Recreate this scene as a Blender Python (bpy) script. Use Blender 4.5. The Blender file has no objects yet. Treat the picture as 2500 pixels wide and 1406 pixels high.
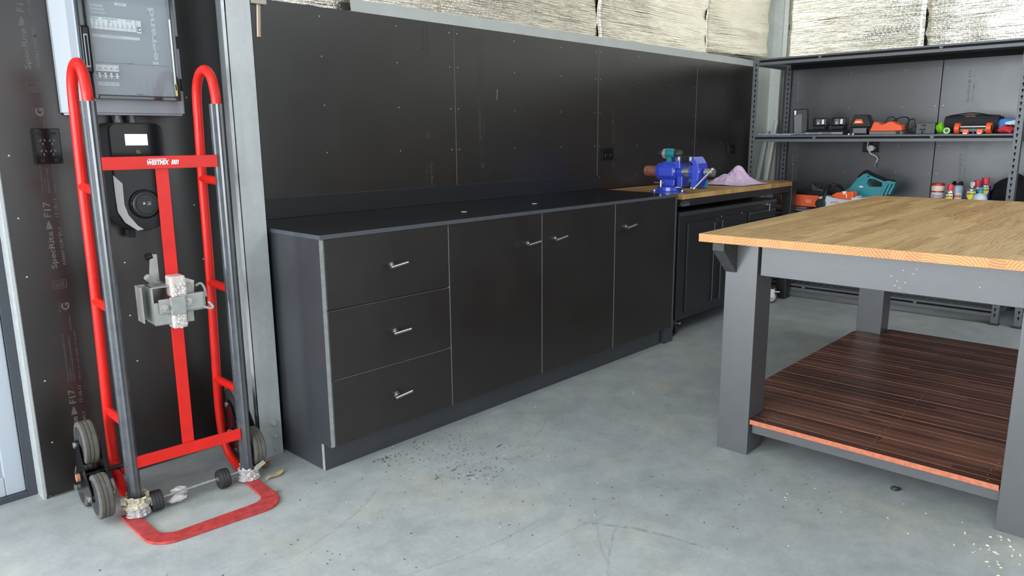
import bpy, bmesh, math, random
from mathutils import Vector, Matrix, noise
random.seed(7)
PI = math.pi
sc = bpy.context.scene
COL = sc.collection

# ------------------------------------------------------------------ camera
CAM = Vector((-2.6002, -2.8280, 1.2039)); YAW, PITCH, ROLL, FPX = 0.7544, -0.2014, -0.0085, 1802.4
F_ = Vector((math.cos(YAW)*math.cos(PITCH), math.sin(YAW)*math.cos(PITCH), math.sin(PITCH)))
_r0 = Vector((math.sin(YAW), -math.cos(YAW), 0)); _u0 = _r0.cross(F_)
R_ = _r0*math.cos(ROLL) + _u0*math.sin(ROLL); U_ = -_r0*math.sin(ROLL) + _u0*math.cos(ROLL)
cd = bpy.data.cameras.new('camera'); cam = bpy.data.objects.new('camera', cd); COL.objects.link(cam)
cd.sensor_fit = 'HORIZONTAL'; cd.sensor_width = 36.0; cd.lens = 36.0*FPX/2500.0
cd.clip_start = 0.05; cd.clip_end = 100
m = Matrix.Identity(4)
for i in range(3):
    m[i][0] = R_[i]; m[i][1] = U_[i]; m[i][2] = -F_[i]; m[i][3] = CAM[i]
cam.matrix_world = m
sc.camera = cam
# ------------------------------------------------------------------ world and light
wd = bpy.data.worlds.new('world'); sc.world = wd; wd.use_nodes = True
bg = wd.node_tree.nodes['Background']; bg.inputs[0].default_value = (0.80, 0.90, 1.0, 1); bg.inputs[1].default_value = 1.0
def area(name, loc, target, sx, sy, power, color):
    l = bpy.data.lights.new(name, 'AREA'); l.shape = 'RECTANGLE'; l.size = sx; l.size_y = sy; l.energy = power; l.color = color
    o = bpy.data.objects.new(name, l); COL.objects.link(o); o.location = loc
    o.rotation_euler = (Vector(target)-Vector(loc)).to_track_quat('-Z', 'Y').to_euler()
    return o
area('roller_door_daylight', (-7.2, -3.4, 1.45), (-6.2, -3.4, 1.45), 6.4, 2.7, 255, (0.90, 0.96, 1.0))
area('left_opening_daylight', (-5.0, 0.12, 1.45), (-5.0, -0.88, 1.45), 3.9, 2.7, 195, (0.90, 0.96, 1.0))
area('overhead_fill', (1.6, -4.4, 3.10), (1.6, -4.4, 2.0), 1.2, 4.2, 42, (0.92, 0.97, 1.0))  # unseen overhead fill added to brighten the floor, not a real skylight
area('right_opening_daylight', (0.3, -7.0, 1.50), (0.3, -6.0, 1.50), 3.4, 2.5, 17, (1.0, 0.97, 0.92))
sc.view_settings.view_transform = 'Standard'; sc.view_settings.look = 'None'
sc.view_settings.gamma = 1.0; sc.view_settings.use_curve_mapping = False
sc.view_settings.exposure = 0.88

# ------------------------------------------------------------------ helpers
def ray(u, v): return F_ + R_*((u-1250)/FPX) - U_*((v-703)/FPX)
def at(u, v, ax, val):                       # point of the place seen at photo pixel (u, v) on an axis plane
    r = ray(u, v); i = 'xyz'.index(ax); t = (val-CAM[i])/r[i]; return CAM + r*t
class B:
    def __init__(s): s.bm = bmesh.new(); s.mi = 0
    def _tag(s, faces):
        for f in faces: f.material_index = s.mi
    def box(s, x0, x1, y0, y1, z0, z1, bev=0.0, seg=2, M=None):
        x0, x1 = sorted((x0, x1)); y0, y1 = sorted((y0, y1)); z0, z1 = sorted((z0, z1))
        n0 = len(s.bm.faces)
        t = bmesh.new()
        v = [t.verts.new((x, y, z)) for z in (z0, z1) for y in (y0, y1) for x in (x0, x1)]
        for q in ((0,2,3,1),(4,5,7,6),(0,1,5,4),(2,6,7,3),(0,4,6,2),(1,3,7,5)): t.faces.new([v[i] for i in q])
        if bev > 0: bmesh.ops.bevel(t, geom=list(t.edges), offset=bev, segments=seg, profile=0.6, affect='EDGES')
        return s.merge(t, M)
    def merge(s, t, M=None):
        if M is not None: t.transform(M)
        bmesh.ops.recalc_face_normals(t, faces=list(t.faces))
        mp = {v: s.bm.verts.new(v.co) for v in t.verts}; out = []
        for f in t.faces:
            try: nf = s.bm.faces.new([mp[v] for v in f.verts])
            except ValueError: continue
            nf.material_index = s.mi; nf.smooth = f.smooth; out.append(nf)
        t.free()
        for f in out: f.normal_update()
        return out
    def tube(s, pts, r, seg=12, caps=True, sy=1.0, smooth=True):
        pts = [Vector(p) for p in pts]; t = bmesh.new(); rings = []
        n = len(pts); rr = r if isinstance(r, (list, tuple)) else [r]*n
        tang = []
        for i in range(n):
            a = pts[max(i-1, 0)]; b = pts[min(i+1, n-1)]; tang.append((b-a).normalized())
        up = Vector((0, 0, 1)) if abs(tang[0].z) < 0.9 else Vector((1, 0, 0))
        nx = tang[0].cross(up).normalized()
        for i in range(n):
            nx = (nx - tang[i]*nx.dot(tang[i])).normalized(); ny = tang[i].cross(nx)
            rings.append([t.verts.new(pts[i] + nx*math.cos(2*PI*k/seg)*rr[i] + ny*math.sin(2*PI*k/seg)*rr[i]*sy) for k in range(seg)])
        for i in range(n-1):
            for k in range(seg):
                f = t.faces.new((rings[i][k], rings[i][(k+1) % seg], rings[i+1][(k+1) % seg], rings[i+1][k])); f.smooth = smooth
        if caps: t.faces.new(rings[0][::-1]); t.faces.new(rings[-1])
        return s.merge(t)
    def cyl(s, p0, p1, r, seg=20, r1=None):
        return s.tube([p0, p1], [r, r if r1 is None else r1], seg)
    def lathe(s, prof, M=None, seg=24, smooth=True):       # profile [(r, z)] about z
        t = bmesh.new(); rings = []
        for r, z in prof: rings.append([t.verts.new((max(r, 1e-5)*math.cos(2*PI*k/seg), max(r, 1e-5)*math.sin(2*PI*k/seg), z)) for k in range(seg)])
        for i in range(len(rings)-1):
            for k in range(seg):
                f = t.faces.new((rings[i][k], rings[i][(k+1) % seg], rings[i+1][(k+1) % seg], rings[i+1][k])); f.smooth = smooth
        t.faces.new(rings[0][::-1]); t.faces.new(rings[-1])
        return s.merge(t, M)
    def prism(s, pts, vec, bev=0.0, M=None, smooth=False):      # planar outline extruded along vec
        t = bmesh.new(); vec = Vector(vec)
        a = [t.verts.new(Vector(p)) for p in pts]; b = [t.verts.new(Vector(p)+vec) for p in pts]; n = len(a)
        t.faces.new(a); t.faces.new(b[::-1])
        for i in range(n): t.faces.new((a[i], b[i], b[(i+1) % n], a[(i+1) % n]))
        bmesh.ops.recalc_face_normals(t, faces=list(t.faces))
        if bev > 0: bmesh.ops.bevel(t, geom=list(t.edges), offset=bev, segments=2, profile=0.6, affect='EDGES', clamp_overlap=True)
        return s.merge(t, M)
    def ball(s, c, r, seg=16, sc3=(1, 1, 1)):
        t = bmesh.new(); bmesh.ops.create_uvsphere(t, u_segments=seg, v_segments=seg//2+2, radius=r)
        for f in t.faces: f.smooth = True
        return s.merge(t, Matrix.Translation(Vector(c)) @ Matrix.Diagonal((*sc3, 1)))
def setp(o, label=None, cat=None, group=None, kind=None):
    if label: o['label'] = label
    if cat: o['category'] = cat
    if group: o['group'] = group
    if kind: o['kind'] = kind
    return o
def wm(o):
    M = Matrix.LocRotScale(o.location, o.rotation_euler, None)
    return (wm(o.parent) @ M) if o.parent else M
def obj(name, b, mats, parent=None, loc=None, rot=0.0, local=False):
    """mesh object from builder b; coordinates are world ones unless local"""
    bm = b.bm; me = bpy.data.meshes.new(name)
    if any(f.smooth for f in bm.faces):
        bm.normal_update()
        es = [e for e in bm.edges if len(e.link_faces) == 2 and e.calc_face_angle(0) > 0.62 and (e.link_faces[0].smooth or e.link_faces[1].smooth)]
        if es: bmesh.ops.split_edges(bm, edges=es)
    o = bpy.data.objects.new(name, me); COL.objects.link(o)
    if parent is not None:
        o.parent = parent
        if not local: bm.transform(wm(parent).inverted())
    elif loc is not None:
        o.location = loc; o.rotation_euler = (0, 0, rot)
        if not local: bm.transform(wm(o).inverted())
    bm.to_mesh(me); bm.free()
    for mm in (mats if isinstance(mats, (list, tuple)) else [mats]): me.materials.append(mm)
    return o
def thing(name, label, cat, loc=(0, 0, 0), rotz=0.0, group=None):
    o = bpy.data.objects.new(name, None); COL.objects.link(o); o.empty_display_size = 0.05
    o.location = loc; o.rotation_euler = (0, 0, rotz); return setp(o, label, cat, group)
def lumpy(b, c, rx, ry, rz, seed, seg=18):
    t = bmesh.new(); bmesh.ops.create_uvsphere(t, u_segments=seg, v_segments=12, radius=1)
    for v in t.verts:
        n = 1+.35*noise.noise(v.co*2.2+Vector((seed, 0, 0))); v.co = Vector((v.co.x*rx*n, v.co.y*ry*n, max(v.co.z, -.8)*rz*n))
    for f in t.faces: f.smooth = True
    b.merge(t, Matrix.Translation(Vector(c)))
def text(name, s, origin, xd, yd, w, h, mat, parent, th=0.0004, bold=0.0, center=False):
    cu = bpy.data.curves.new('t', 'FONT'); cu.body = s; cu.offset = bold; cu.resolution_u = 2
    to = bpy.data.objects.new('t', cu); COL.objects.link(to)
    dg = bpy.context.evaluated_depsgraph_get()
    me = bpy.data.meshes.new_from_object(to.evaluated_get(dg)); bpy.data.objects.remove(to); bpy.data.curves.remove(cu)
    bm = bmesh.new(); bm.from_mesh(me); bpy.data.meshes.remove(me)
    if not bm.verts: bm.free(); return None
    xs = [v.co.x for v in bm.verts]; ys = [v.co.y for v in bm.verts]
    x0, x1, y0, y1 = min(xs), max(xs), min(ys), max(ys)
    sx = w/(x1-x0) if x1 > x0 else 1; sy = (h/(y1-y0)) if h else sx
    xd = Vector(xd); yd = Vector(yd); nrm = xd.cross(yd)
    for v in bm.verts:
        p = Vector(origin) + xd*((v.co.x-x0)*sx - (w/2 if center else 0)) + yd*((v.co.y-y0)*sy) + nrm*th
        v.co = p
    b = B(); b.bm.free(); b.bm = bm
    for f in bm.faces: f.material_index = 0
    return obj(name, b, mat, parent)
def copy_tree(o, parent=None):
    c = o.copy(); COL.objects.link(c); c.parent = parent
    for ch in list(o.children): copy_tree(ch, c)
    return c

# ------------------------------------------------------------------ materials
MATS = {}
def mat(name, col, rough=0.5, metal=0.0, spec=0.5, emit=None, es=1.0, bump=0, bscale=200, var=0, vscale=6, alpha=1.0, trans=0.0, coat=0.0, rvar=0.0):
    if name in MATS: return MATS[name]
    M = bpy.data.materials.new(name); M.use_nodes = True; nt = M.node_tree; p = nt.nodes['Principled BSDF']
    p.inputs['Base Color'].default_value = (*col, 1); p.inputs['Roughness'].default_value = rough
    p.inputs['Metallic'].default_value = metal; p.inputs['Specular IOR Level'].default_value = spec
    p.inputs['Coat Weight'].default_value = coat; p.inputs['Coat Roughness'].default_value = 0.12
    p.inputs['Transmission Weight'].default_value = trans; p.inputs['Alpha'].default_value = alpha
    if emit: p.inputs['Emission Color'].default_value = (*emit, 1); p.inputs['Emission Strength'].default_value = es
    tc = nt.nodes.new('ShaderNodeTexCoord'); geo = nt.nodes.new('ShaderNodeNewGeometry')
    if var or rvar:
        n = nt.nodes.new('ShaderNodeTexNoise'); n.inputs['Scale'].default_value = vscale; n.inputs['Detail'].default_value = 6; n.inputs['Roughness'].default_value = 0.65
        nt.links.new(geo.outputs['Position'], n.inputs['Vector'])
        if var:
            r = nt.nodes.new('ShaderNodeMapRange'); r.inputs[1].default_value = 0.3; r.inputs[2].default_value = 0.7
            r.inputs[3].default_value = 1-var; r.inputs[4].default_value = 1+var
            nt.links.new(n.outputs[0], r.inputs[0])
            x = nt.nodes.new('ShaderNodeVectorMath'); x.operation = 'SCALE'; x.inputs[0].default_value = col
            nt.links.new(r.outputs[0], x.inputs['Scale']); nt.links.new(x.outputs[0], p.inputs['Base Color'])
        if rvar:
            r = nt.nodes.new('ShaderNodeMapRange'); r.inputs[1].default_value = 0.3; r.inputs[2].default_value = 0.7
            r.inputs[3].default_value = rough-rvar; r.inputs[4].default_value = rough+rvar
            nt.links.new(n.outputs[0], r.inputs[0]); nt.links.new(r.outputs[0], p.inputs['Roughness'])
    if bump:
        n = nt.nodes.new('ShaderNodeTexNoise'); n.inputs['Scale'].default_value = bscale; n.inputs['Detail'].default_value = 3
        nt.links.new(geo.outputs['Position'], n.inputs['Vector'])
        bp = nt.nodes.new('ShaderNodeBump'); bp.inputs['Strength'].default_value = bump; bp.inputs['Distance'].default_value = 0.002
        nt.links.new(n.outputs[0], bp.inputs['Height']); nt.links.new(bp.outputs[0], p.inputs['Normal'])
    MATS[name] = M; return M
class N:                                      # tiny node helper
    def __init__(s, M): s.t = M.node_tree; s.p = s.t.nodes['Principled BSDF']
    def n(s, k, **kw):
        x = s.t.nodes.new(k)
        for a, v in kw.items(): setattr(x, a, v)
        return x
    def l(s, a, b): s.t.links.new(a, b)
    def val(s, sock, v):
        if hasattr(v, 'is_output') or isinstance(v, bpy.types.NodeSocket): s.l(v, sock)
        else: sock.default_value = v
    def math(s, op, a, b=0.0, c=None):
        x = s.n('ShaderNodeMath', operation=op); s.val(x.inputs[0], a); s.val(x.inputs[1], b)
        if c is not None: s.val(x.inputs[2], c)
        return x.outputs[0]
    def noise(s, vec, scale, detail=4, rough=0.5):
        x = s.n('ShaderNodeTexNoise'); s.l(vec, x.inputs['Vector']); x.inputs['Scale'].default_value = scale
        x.inputs['Detail'].default_value = detail; x.inputs['Roughness'].default_value = rough; return x.outputs[0]
    def xyz(s, x, y, z):
        c = s.n('ShaderNodeCombineXYZ'); s.val(c.inputs[0], x); s.val(c.inputs[1], y); s.val(c.inputs[2], z); return c.outputs[0]
    def white(s, v, dim='1D'):
        w = s.n('ShaderNodeTexWhiteNoise', noise_dimensions=dim)
        s.l(v, w.inputs['W'] if dim == '1D' else w.inputs['Vector']); return w.outputs['Value']
    def ramp(s, v, stops):
        r = s.n('ShaderNodeValToRGB'); s.l(v, r.inputs[0]); e = r.color_ramp.elements
        e[0].position, e[0].color = stops[0][0], (*stops[0][1], 1); e[1].position, e[1].color = stops[-1][0], (*stops[-1][1], 1)
        for q, c in stops[1:-1]: k = e.new(q); k.color = (*c, 1)
        return r.outputs[0]
    def mix(s, f, a, b):
        x = s.n('ShaderNodeMix', data_type='RGBA'); s.val(x.inputs[0], f)
        for k, v in ((6, a), (7, b)):
            if isinstance(v, tuple): x.inputs[k].default_value = (*v, 1)
            else: s.l(v, x.inputs[k])
        return x.outputs[2]
    def mr(s, v, a, b, c, d):
        x = s.n('ShaderNodeMapRange'); s.l(v, x.inputs[0])
        for i, q in enumerate((a, b, c, d)): x.inputs[i+1].default_value = q
        return x.outputs[0]
    def bump(s, h, st, dist):
        x = s.n('ShaderNodeBump'); s.l(h, x.inputs['Height']); x.inputs['Strength'].default_value = st; x.inputs['Distance'].default_value = dist
        s.l(x.outputs[0], s.p.inputs['Normal']); return x

PLY = mat('formply_black', (0.0135, 0.0108, 0.0095), 0.32, spec=0.78, var=0.10, vscale=5, rvar=0.025)
PLYL = PLY
PLYE = mat('formply_cut_edge', (0.26, 0.265, 0.26), 0.5, var=0.2, vscale=60)
PRINT = mat('grey_print', (0.10, 0.095, 0.09), 0.6, var=0.35, vscale=90)
PRINTD = mat('faint_grey_print', (0.045, 0.042, 0.040), 0.6, var=0.4, vscale=90)
SCREW = mat('bright_screw', (0.55, 0.53, 0.50), 0.35, metal=0.7)
LAM = mat('black_laminate', (0.004, 0.0045, 0.006), 0.13, spec=0.3, rvar=0.05, vscale=9)
UPS = mat('dark_laminate_upstand', (0.013, 0.0145, 0.019), 0.35, spec=0.5, var=0.2, vscale=12)
LAME = mat('laminate_edge', (0.068, 0.074, 0.086), 0.42, var=0.15, vscale=30)
FRAMEP = mat('black_paint_timber', (0.066, 0.066, 0.070), 0.36, spec=0.8, bump=0.10, bscale=45, var=0.06, vscale=12)
STEELB = mat('black_powdercoat', (0.016, 0.016, 0.018), 0.38, bump=0.15, bscale=500)
SHELFM = mat('charcoal_hammertone', (0.125, 0.129, 0.142), 0.45, metal=0.2, bump=0.4, bscale=350, var=0.12, vscale=120)
HOLE = mat('dark_slot', (0.002, 0.002, 0.002), 0.8)
CHROME = mat('chrome', (0.48, 0.46, 0.45), 0.22, metal=1.0)
RED = mat('red_enamel', (0.64, 0.014, 0.009), 0.34, spec=0.35, coat=0.06, var=0.12, vscale=14)
REDW = mat('worn_red_enamel', (0.40, 0.042, 0.040), 0.5, var=0.35, vscale=45, bump=0.2, bscale=120)
RAILM = mat('black_plastic_rail', (0.060, 0.064, 0.072), 0.22, spec=0.9, var=0.25, vscale=25)
RUBBER = mat('dusty_rubber', (0.085, 0.078, 0.066), 0.85, var=0.25, vscale=40, bump=0.4, bscale=90)
RUBB = mat('black_rubber', (0.02, 0.02, 0.022), 0.6, var=0.3, vscale=50)
BLK = mat('black_plastic', (0.011, 0.011, 0.012), 0.45, spec=0.35)
BLKG = mat('gloss_black_plastic', (0.007, 0.007, 0.008), 0.14, spec=0.25)
GREYP = mat('grey_plastic', (0.14, 0.14, 0.145), 0.45)
LGREY = mat('light_grey_enclosure', (0.285, 0.305, 0.335), 0.38)
MGREY = mat('mid_grey_panel', (0.17, 0.20, 0.22), 0.45)
WHITE = mat('white_plastic', (0.75, 0.77, 0.76), 0.4)
LABW = mat('label_white', (0.62, 0.64, 0.62), 0.5)
INK = mat('ink_black', (0.02, 0.02, 0.02), 0.6)
GREEN = mat('green_mark', (0.02, 0.28, 0.07), 0.4)
ORANGE = mat('orange_plastic', (0.85, 0.09, 0.008), 0.35)
ORANGE2 = mat('scabbard_orange', (0.72, 0.10, 0.03), 0.45)
TEAL = mat('teal_plastic', (0.02, 0.26, 0.30), 0.35)
LIME = mat('lime_plastic', (0.16, 0.55, 0.01), 0.35)
LIMEP = mat('pale_lime_plastic', (0.42, 0.68, 0.22), 0.4)
VBLUE = mat('vise_blue_enamel', (0.032, 0.060, 0.50), 0.25, coat=0.4)
SBLUE = mat('soft_blue_fabric', (0.06, 0.20, 0.62), 0.7, bump=0.3, bscale=600)
CYAN = mat('pale_cyan', (0.35, 0.75, 0.80), 0.5)
STEEL = mat('bright_steel', (0.55, 0.53, 0.50), 0.32, metal=0.9, var=0.15, vscale=60)
RUST = mat('rusted_tube', (0.30, 0.13, 0.09), 0.6, metal=0.5, var=0.4, vscale=50)
ZINC = mat('zinc_plate', (0.36, 0.37, 0.35), 0.42, metal=0.5, var=0.12, vscale=35)
WD_B = mat('can_blue', (0.020, 0.020, 0.30), 0.28, coat=0.3)
WD_Y = mat('can_yellow', (0.85, 0.75, 0.03), 0.4)
CAPR = mat('cap_red', (0.72, 0.03, 0.05), 0.4)
TINR = mat('tin_red', (0.50, 0.02, 0.03), 0.35)
CREAM = mat('cream_label', (0.80, 0.70, 0.52), 0.5)
GREYB = mat('bottle_grey', (0.30, 0.36, 0.42), 0.3)
CAPB = mat('cap_blue', (0.01, 0.33, 0.55), 0.35)
PALEB = mat('pale_bottle', (0.55, 0.62, 0.66), 0.3)
CLOTHP = mat('lilac_microfibre', (0.66, 0.48, 0.66), 0.95, bump=0.9, bscale=260, var=0.28, vscale=170)
GLOVE = mat('red_glove', (0.55, 0.03, 0.04), 0.8, bump=0.4, bscale=200)
LEAFM = mat('dry_leaf', (0.42, 0.33, 0.17), 0.7, var=0.3, vscale=30)
LEAFB = mat('brown_leaf', (0.30, 0.17, 0.09), 0.7, var=0.3, vscale=30)
TAPE = mat('yellowed_tape', (0.50, 0.46, 0.34), 0.45, var=0.25, vscale=60, bump=0.8, bscale=90)
PFILM = mat('clear_film', (0.72, 0.70, 0.68), 0.2, trans=0.25, alpha=0.75, bump=1.0, bscale=90)
BWRAP = mat('bubble_wrap', (0.72, 0.66, 0.62), 0.15, alpha=0.72, spec=0.8, bump=1.0, bscale=110)
DEB = mat('wood_chips', (0.30, 0.24, 0.15), 0.8, var=0.5, vscale=50)
DEBD = mat('dark_grit', (0.07, 0.06, 0.045), 0.8, var=0.5, vscale=50)
DOORW = mat('white_door_panel', (0.44, 0.48, 0.53), 0.4)
DOORG = mat('pale_grey_door', (0.30, 0.335, 0.35), 0.45)
DOORF = mat('dark_door_frame', (0.05, 0.055, 0.065), 0.4)
CREAMGIRT = mat('pale_grey_girt', (0.50, 0.52, 0.50), 0.4, var=0.06, vscale=9)
VISOR = mat('olive_black_visor', (0.045, 0.048, 0.038), 0.35, spec=0.6)
PAPER = mat('pencil_sheet', (0.25, 0.32, 0.42), 0.6, var=0.5, vscale=50)
GLASS = mat('smoked_clear_cover', (0.55, 0.62, 0.68), 0.04, trans=0.0, alpha=0.16, spec=0.9)
GLASSD = mat('smoked_dark_edge', (0.03, 0.035, 0.04), 0.08, alpha=0.86, spec=0.9)

def galv(name, col, rough, tint=0.10):
    M = mat(name, col, rough, metal=0.25); k = N(M); g = k.n('ShaderNodeNewGeometry')
    st = k.n('ShaderNodeMapping'); k.l(g.outputs['Position'], st.inputs[0]); st.inputs['Scale'].default_value = (14, 14, 1.5)
    a = k.noise(st.outputs[0], 1.0, 6, 0.6); b2 = k.noise(g.outputs['Position'], 35, 4, 0.6)
    s = k.math('ADD', k.mr(a, .3, .7, 1-tint, 1+tint), k.mr(b2, .3, .7, -.06, .06))
    x = k.n('ShaderNodeVectorMath', operation='SCALE'); x.inputs[0].default_value = col; k.l(s, x.inputs['Scale']); k.l(x.outputs[0], k.p.inputs['Base Color'])
    k.l(k.mr(b2, .3, .7, rough-.08, rough+.1), k.p.inputs['Roughness'])
    return M
GALV = galv('galvanised_steel', (0.50, 0.52, 0.52), 0.46)
GALVW = galv('pale_galvanised_steel', (0.66, 0.68, 0.64), 0.5, 0.05)

def concrete():
    M = mat('polished_concrete', (0.4, 0.42, 0.43), 0.5); k = N(M); g = k.n('ShaderNodeNewGeometry'); P = g.outputs['Position']
    a = k.noise(P, 1.3, 8, 0.62); b2 = k.noise(P, 9, 8, 0.7); c = k.noise(P, 2.6, 5, 0.6); d = k.noise(P, 70, 3, 0.6)
    base = k.ramp(a, [(0.30, (0.288, 0.314, 0.320)), (0.5, (0.338, 0.358, 0.356)), (0.72, (0.402, 0.416, 0.404))])
    st = k.mr(c, 0.52, 0.72, 0, 0.55)
    base = k.mix(st, base, (0.375, 0.36, 0.29))
    f = k.mr(b2, 0.25, 0.75, 0.80, 1.16); f = k.math('MULTIPLY', f, k.mr(d, .3, .7, .95, 1.05))
    x = k.n('ShaderNodeVectorMath', operation='SCALE'); k.l(base, x.inputs[0]); k.l(f, x.inputs['Scale']); col = x.outputs[0]
    sp = k.n('ShaderNodeSeparateXYZ'); k.l(P, sp.inputs[0])
    tot = None
    for (cx, cy, r, wd_, a0, a1, st_) in ARCS:
        dx = k.math('SUBTRACT', sp.outputs[0], cx); dy = k.math('SUBTRACT', sp.outputs[1], cy)
        rr = k.math('SQRT', k.math('ADD', k.math('MULTIPLY', dx, dx), k.math('MULTIPLY', dy, dy)))
        e = k.math('ABSOLUTE', k.math('SUBTRACT', rr, k.math('ADD', r, k.mr(c, 0, 1, -.02, .02))))
        w = k.mr(e, 0, wd_, 1, 0); ang = k.math('ARCTAN2', dy, dx)
        m1 = k.math('MULTIPLY', k.mr(ang, a0, a0+.08, 0, 1), k.mr(ang, a1-.08, a1, 1, 0))
        w = k.math('MULTIPLY', k.math('MULTIPLY', w, m1), st_)
        tot = w if tot is None else k.math('MAXIMUM', tot, w)
    if tot is not None:
        tot = k.math('MULTIPLY', tot, k.mr(k.noise(P, 45, 4, .7), .38, .62, 0, 1))
        col = k.mix(tot, col, (0.12, 0.13, 0.13))
    k.l(col, k.p.inputs['Base Color'])
    k.l(k.mr(b2, .3, .7, .48, .68), k.p.inputs['Roughness']); k.p.inputs['Specular IOR Level'].default_value = 0.35
    k.bump(k.math('ADD', b2, k.math('MULTIPLY', d, .5)), 0.08, 0.003)
    return M
ARCS = [(-1.55, -1.95, 0.80, .010, 0.05, 0.62, .75), (-0.1, -3.2, 1.75, .007, 1.93, 2.35, .45), (-1.0, -0.05, 1.35, .006, -1.95, -1.50, .40),
        (-0.65, -0.35, 0.62, .006, -1.9, -0.9, .5), (0.6, -3.2, 2.2, .006, 2.2, 2.45, .4), (-2.6, -1.9, 1.15, .007, 0.2, 0.75, .5), (-1.7, -0.1, 0.9, .006, -1.5, -0.9, .5),
        (2.0, -2.4, 1.9, .006, 2.6, 2.9, .3), (-1.2, -3.4, 1.9, .006, 1.3, 1.6, .4)]
CONC = concrete()

def foil():
    M = mat('reflective_foil_blanket', (0.86, 0.84, 0.78), 0.22, metal=1.0); k = N(M); tc = k.n('ShaderNodeTexCoord')
    sp = k.n('ShaderNodeSeparateXYZ'); k.l(tc.outputs['Object'], sp.inputs[0])     # object: x along, z up
    a, z = sp.outputs[0], sp.outputs[2]
    row = k.math('FLOOR', k.math('DIVIDE', z, 0.013)); off = k.math('MULTIPLY', k.white(row), 0.05)
    fx = k.math('FRACT', k.math('DIVIDE', k.math('ADD', a, off), 0.03)); fz = k.math('FRACT', k.math('DIVIDE', z, 0.013))
    cell = k.math('MULTIPLY', k.mr(k.math('ABSOLUTE', k.math('SUBTRACT', fx, .5)), .36, .5, 1, 0), k.mr(k.math('ABSOLUTE', k.math('SUBTRACT', fz, .5)), .28, .5, 1, 0))
    mp = k.n('ShaderNodeMapping'); k.l(tc.outputs['Object'], mp.inputs[0]); mp.inputs['Scale'].default_value = (0.7, 0.7, 26)
    big = k.noise(mp.outputs[0], 1.0, 5, 0.62)
    mp2 = k.n('ShaderNodeMapping'); k.l(tc.outputs['Object'], mp2.inputs[0]); mp2.inputs['Scale'].default_value = (4, 4, 110)
    fine = k.noise(mp2.outputs[0], 1.0, 3, 0.6)
    h = k.math('ADD', k.math('MULTIPLY', cell, .16), k.math('ADD', k.math('MULTIPLY', big, 3.0), k.math('MULTIPLY', fine, .7)))
    k.bump(h, 0.75, 0.0055)
    col = k.mix(k.mr(cell, 0, .35, .34, 0), (0.90, 0.855, 0.75), (0.30, 0.28, 0.24)); k.l(col, k.p.inputs['Base Color'])
    return M
FOIL = foil()

def pine(name, bright, stave=0.042, seglen=0.55, axis='x'):
    """finger-jointed softwood panel: staves along x, end grain on x faces"""
    M = mat(name, (0.55, 0.4, 0.2), 0.36, spec=0.35); k = N(M); tc = k.n('ShaderNodeTexCoord'); sp = k.n('ShaderNodeSeparateXYZ'); k.l(tc.outputs['Object'], sp.inputs[0])
    x, y, z = sp.outputs[0], sp.outputs[1], sp.outputs[2]
    if axis == 'y': x, y = y, x
    row = k.math('FLOOR', k.math('DIVIDE', y, stave)); rnd = k.white(row)
    seg = k.math('FLOOR', k.math('DIVIDE', k.math('ADD', x, k.math('MULTIPLY', rnd, 3.7)), seglen))
    idv = k.xyz(row, seg, 0.0); r2 = k.white(idv, '3D')
    yo = k.math('ADD', y, k.math('MULTIPLY', r2, 7.0))
    warp = k.noise(k.xyz(k.math('MULTIPLY', x, 2.2), k.math('MULTIPLY', yo, 14), k.math('MULTIPLY', r2, 9)), 1.0, 4, .55)
    gr = k.math('SINE', k.math('ADD', k.math('MULTIPLY', yo, 300.0), k.math('MULTIPLY', warp, 34.0)))
    gr = k.mr(gr, -1, 1, 0, 1)
    fine = k.noise(k.xyz(k.math('MULTIPLY', x, 9), k.math('MULTIPLY', yo, 320), 0.0), 1.0, 3, .6)
    t = k.math('ADD', k.math('MULTIPLY', gr, .30), k.math('ADD', k.math('MULTIPLY', fine, .30), k.math('MULTIPLY', r2, .42)))
    col = k.ramp(t, [(0.15, bright[0]), (0.5, bright[1]), (0.9, bright[2])])
    k.l(col, k.p.inputs['Base Color']); k.l(k.mr(fine, .3, .7, .34, .46), k.p.inputs['Roughness'])
    k.bump(fine, 0.05, 0.001)
    return M
PINE = pine('pine_panel_top', ((0.58, 0.39, 0.175), (0.46, 0.285, 0.112), (0.27, 0.145, 0.050)))
BWOOD = pine('rubberwood_bench_top', ((0.55, 0.34, 0.14), (0.44, 0.25, 0.085), (0.30, 0.15, 0.05)), stave=0.05, seglen=0.35)
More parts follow.
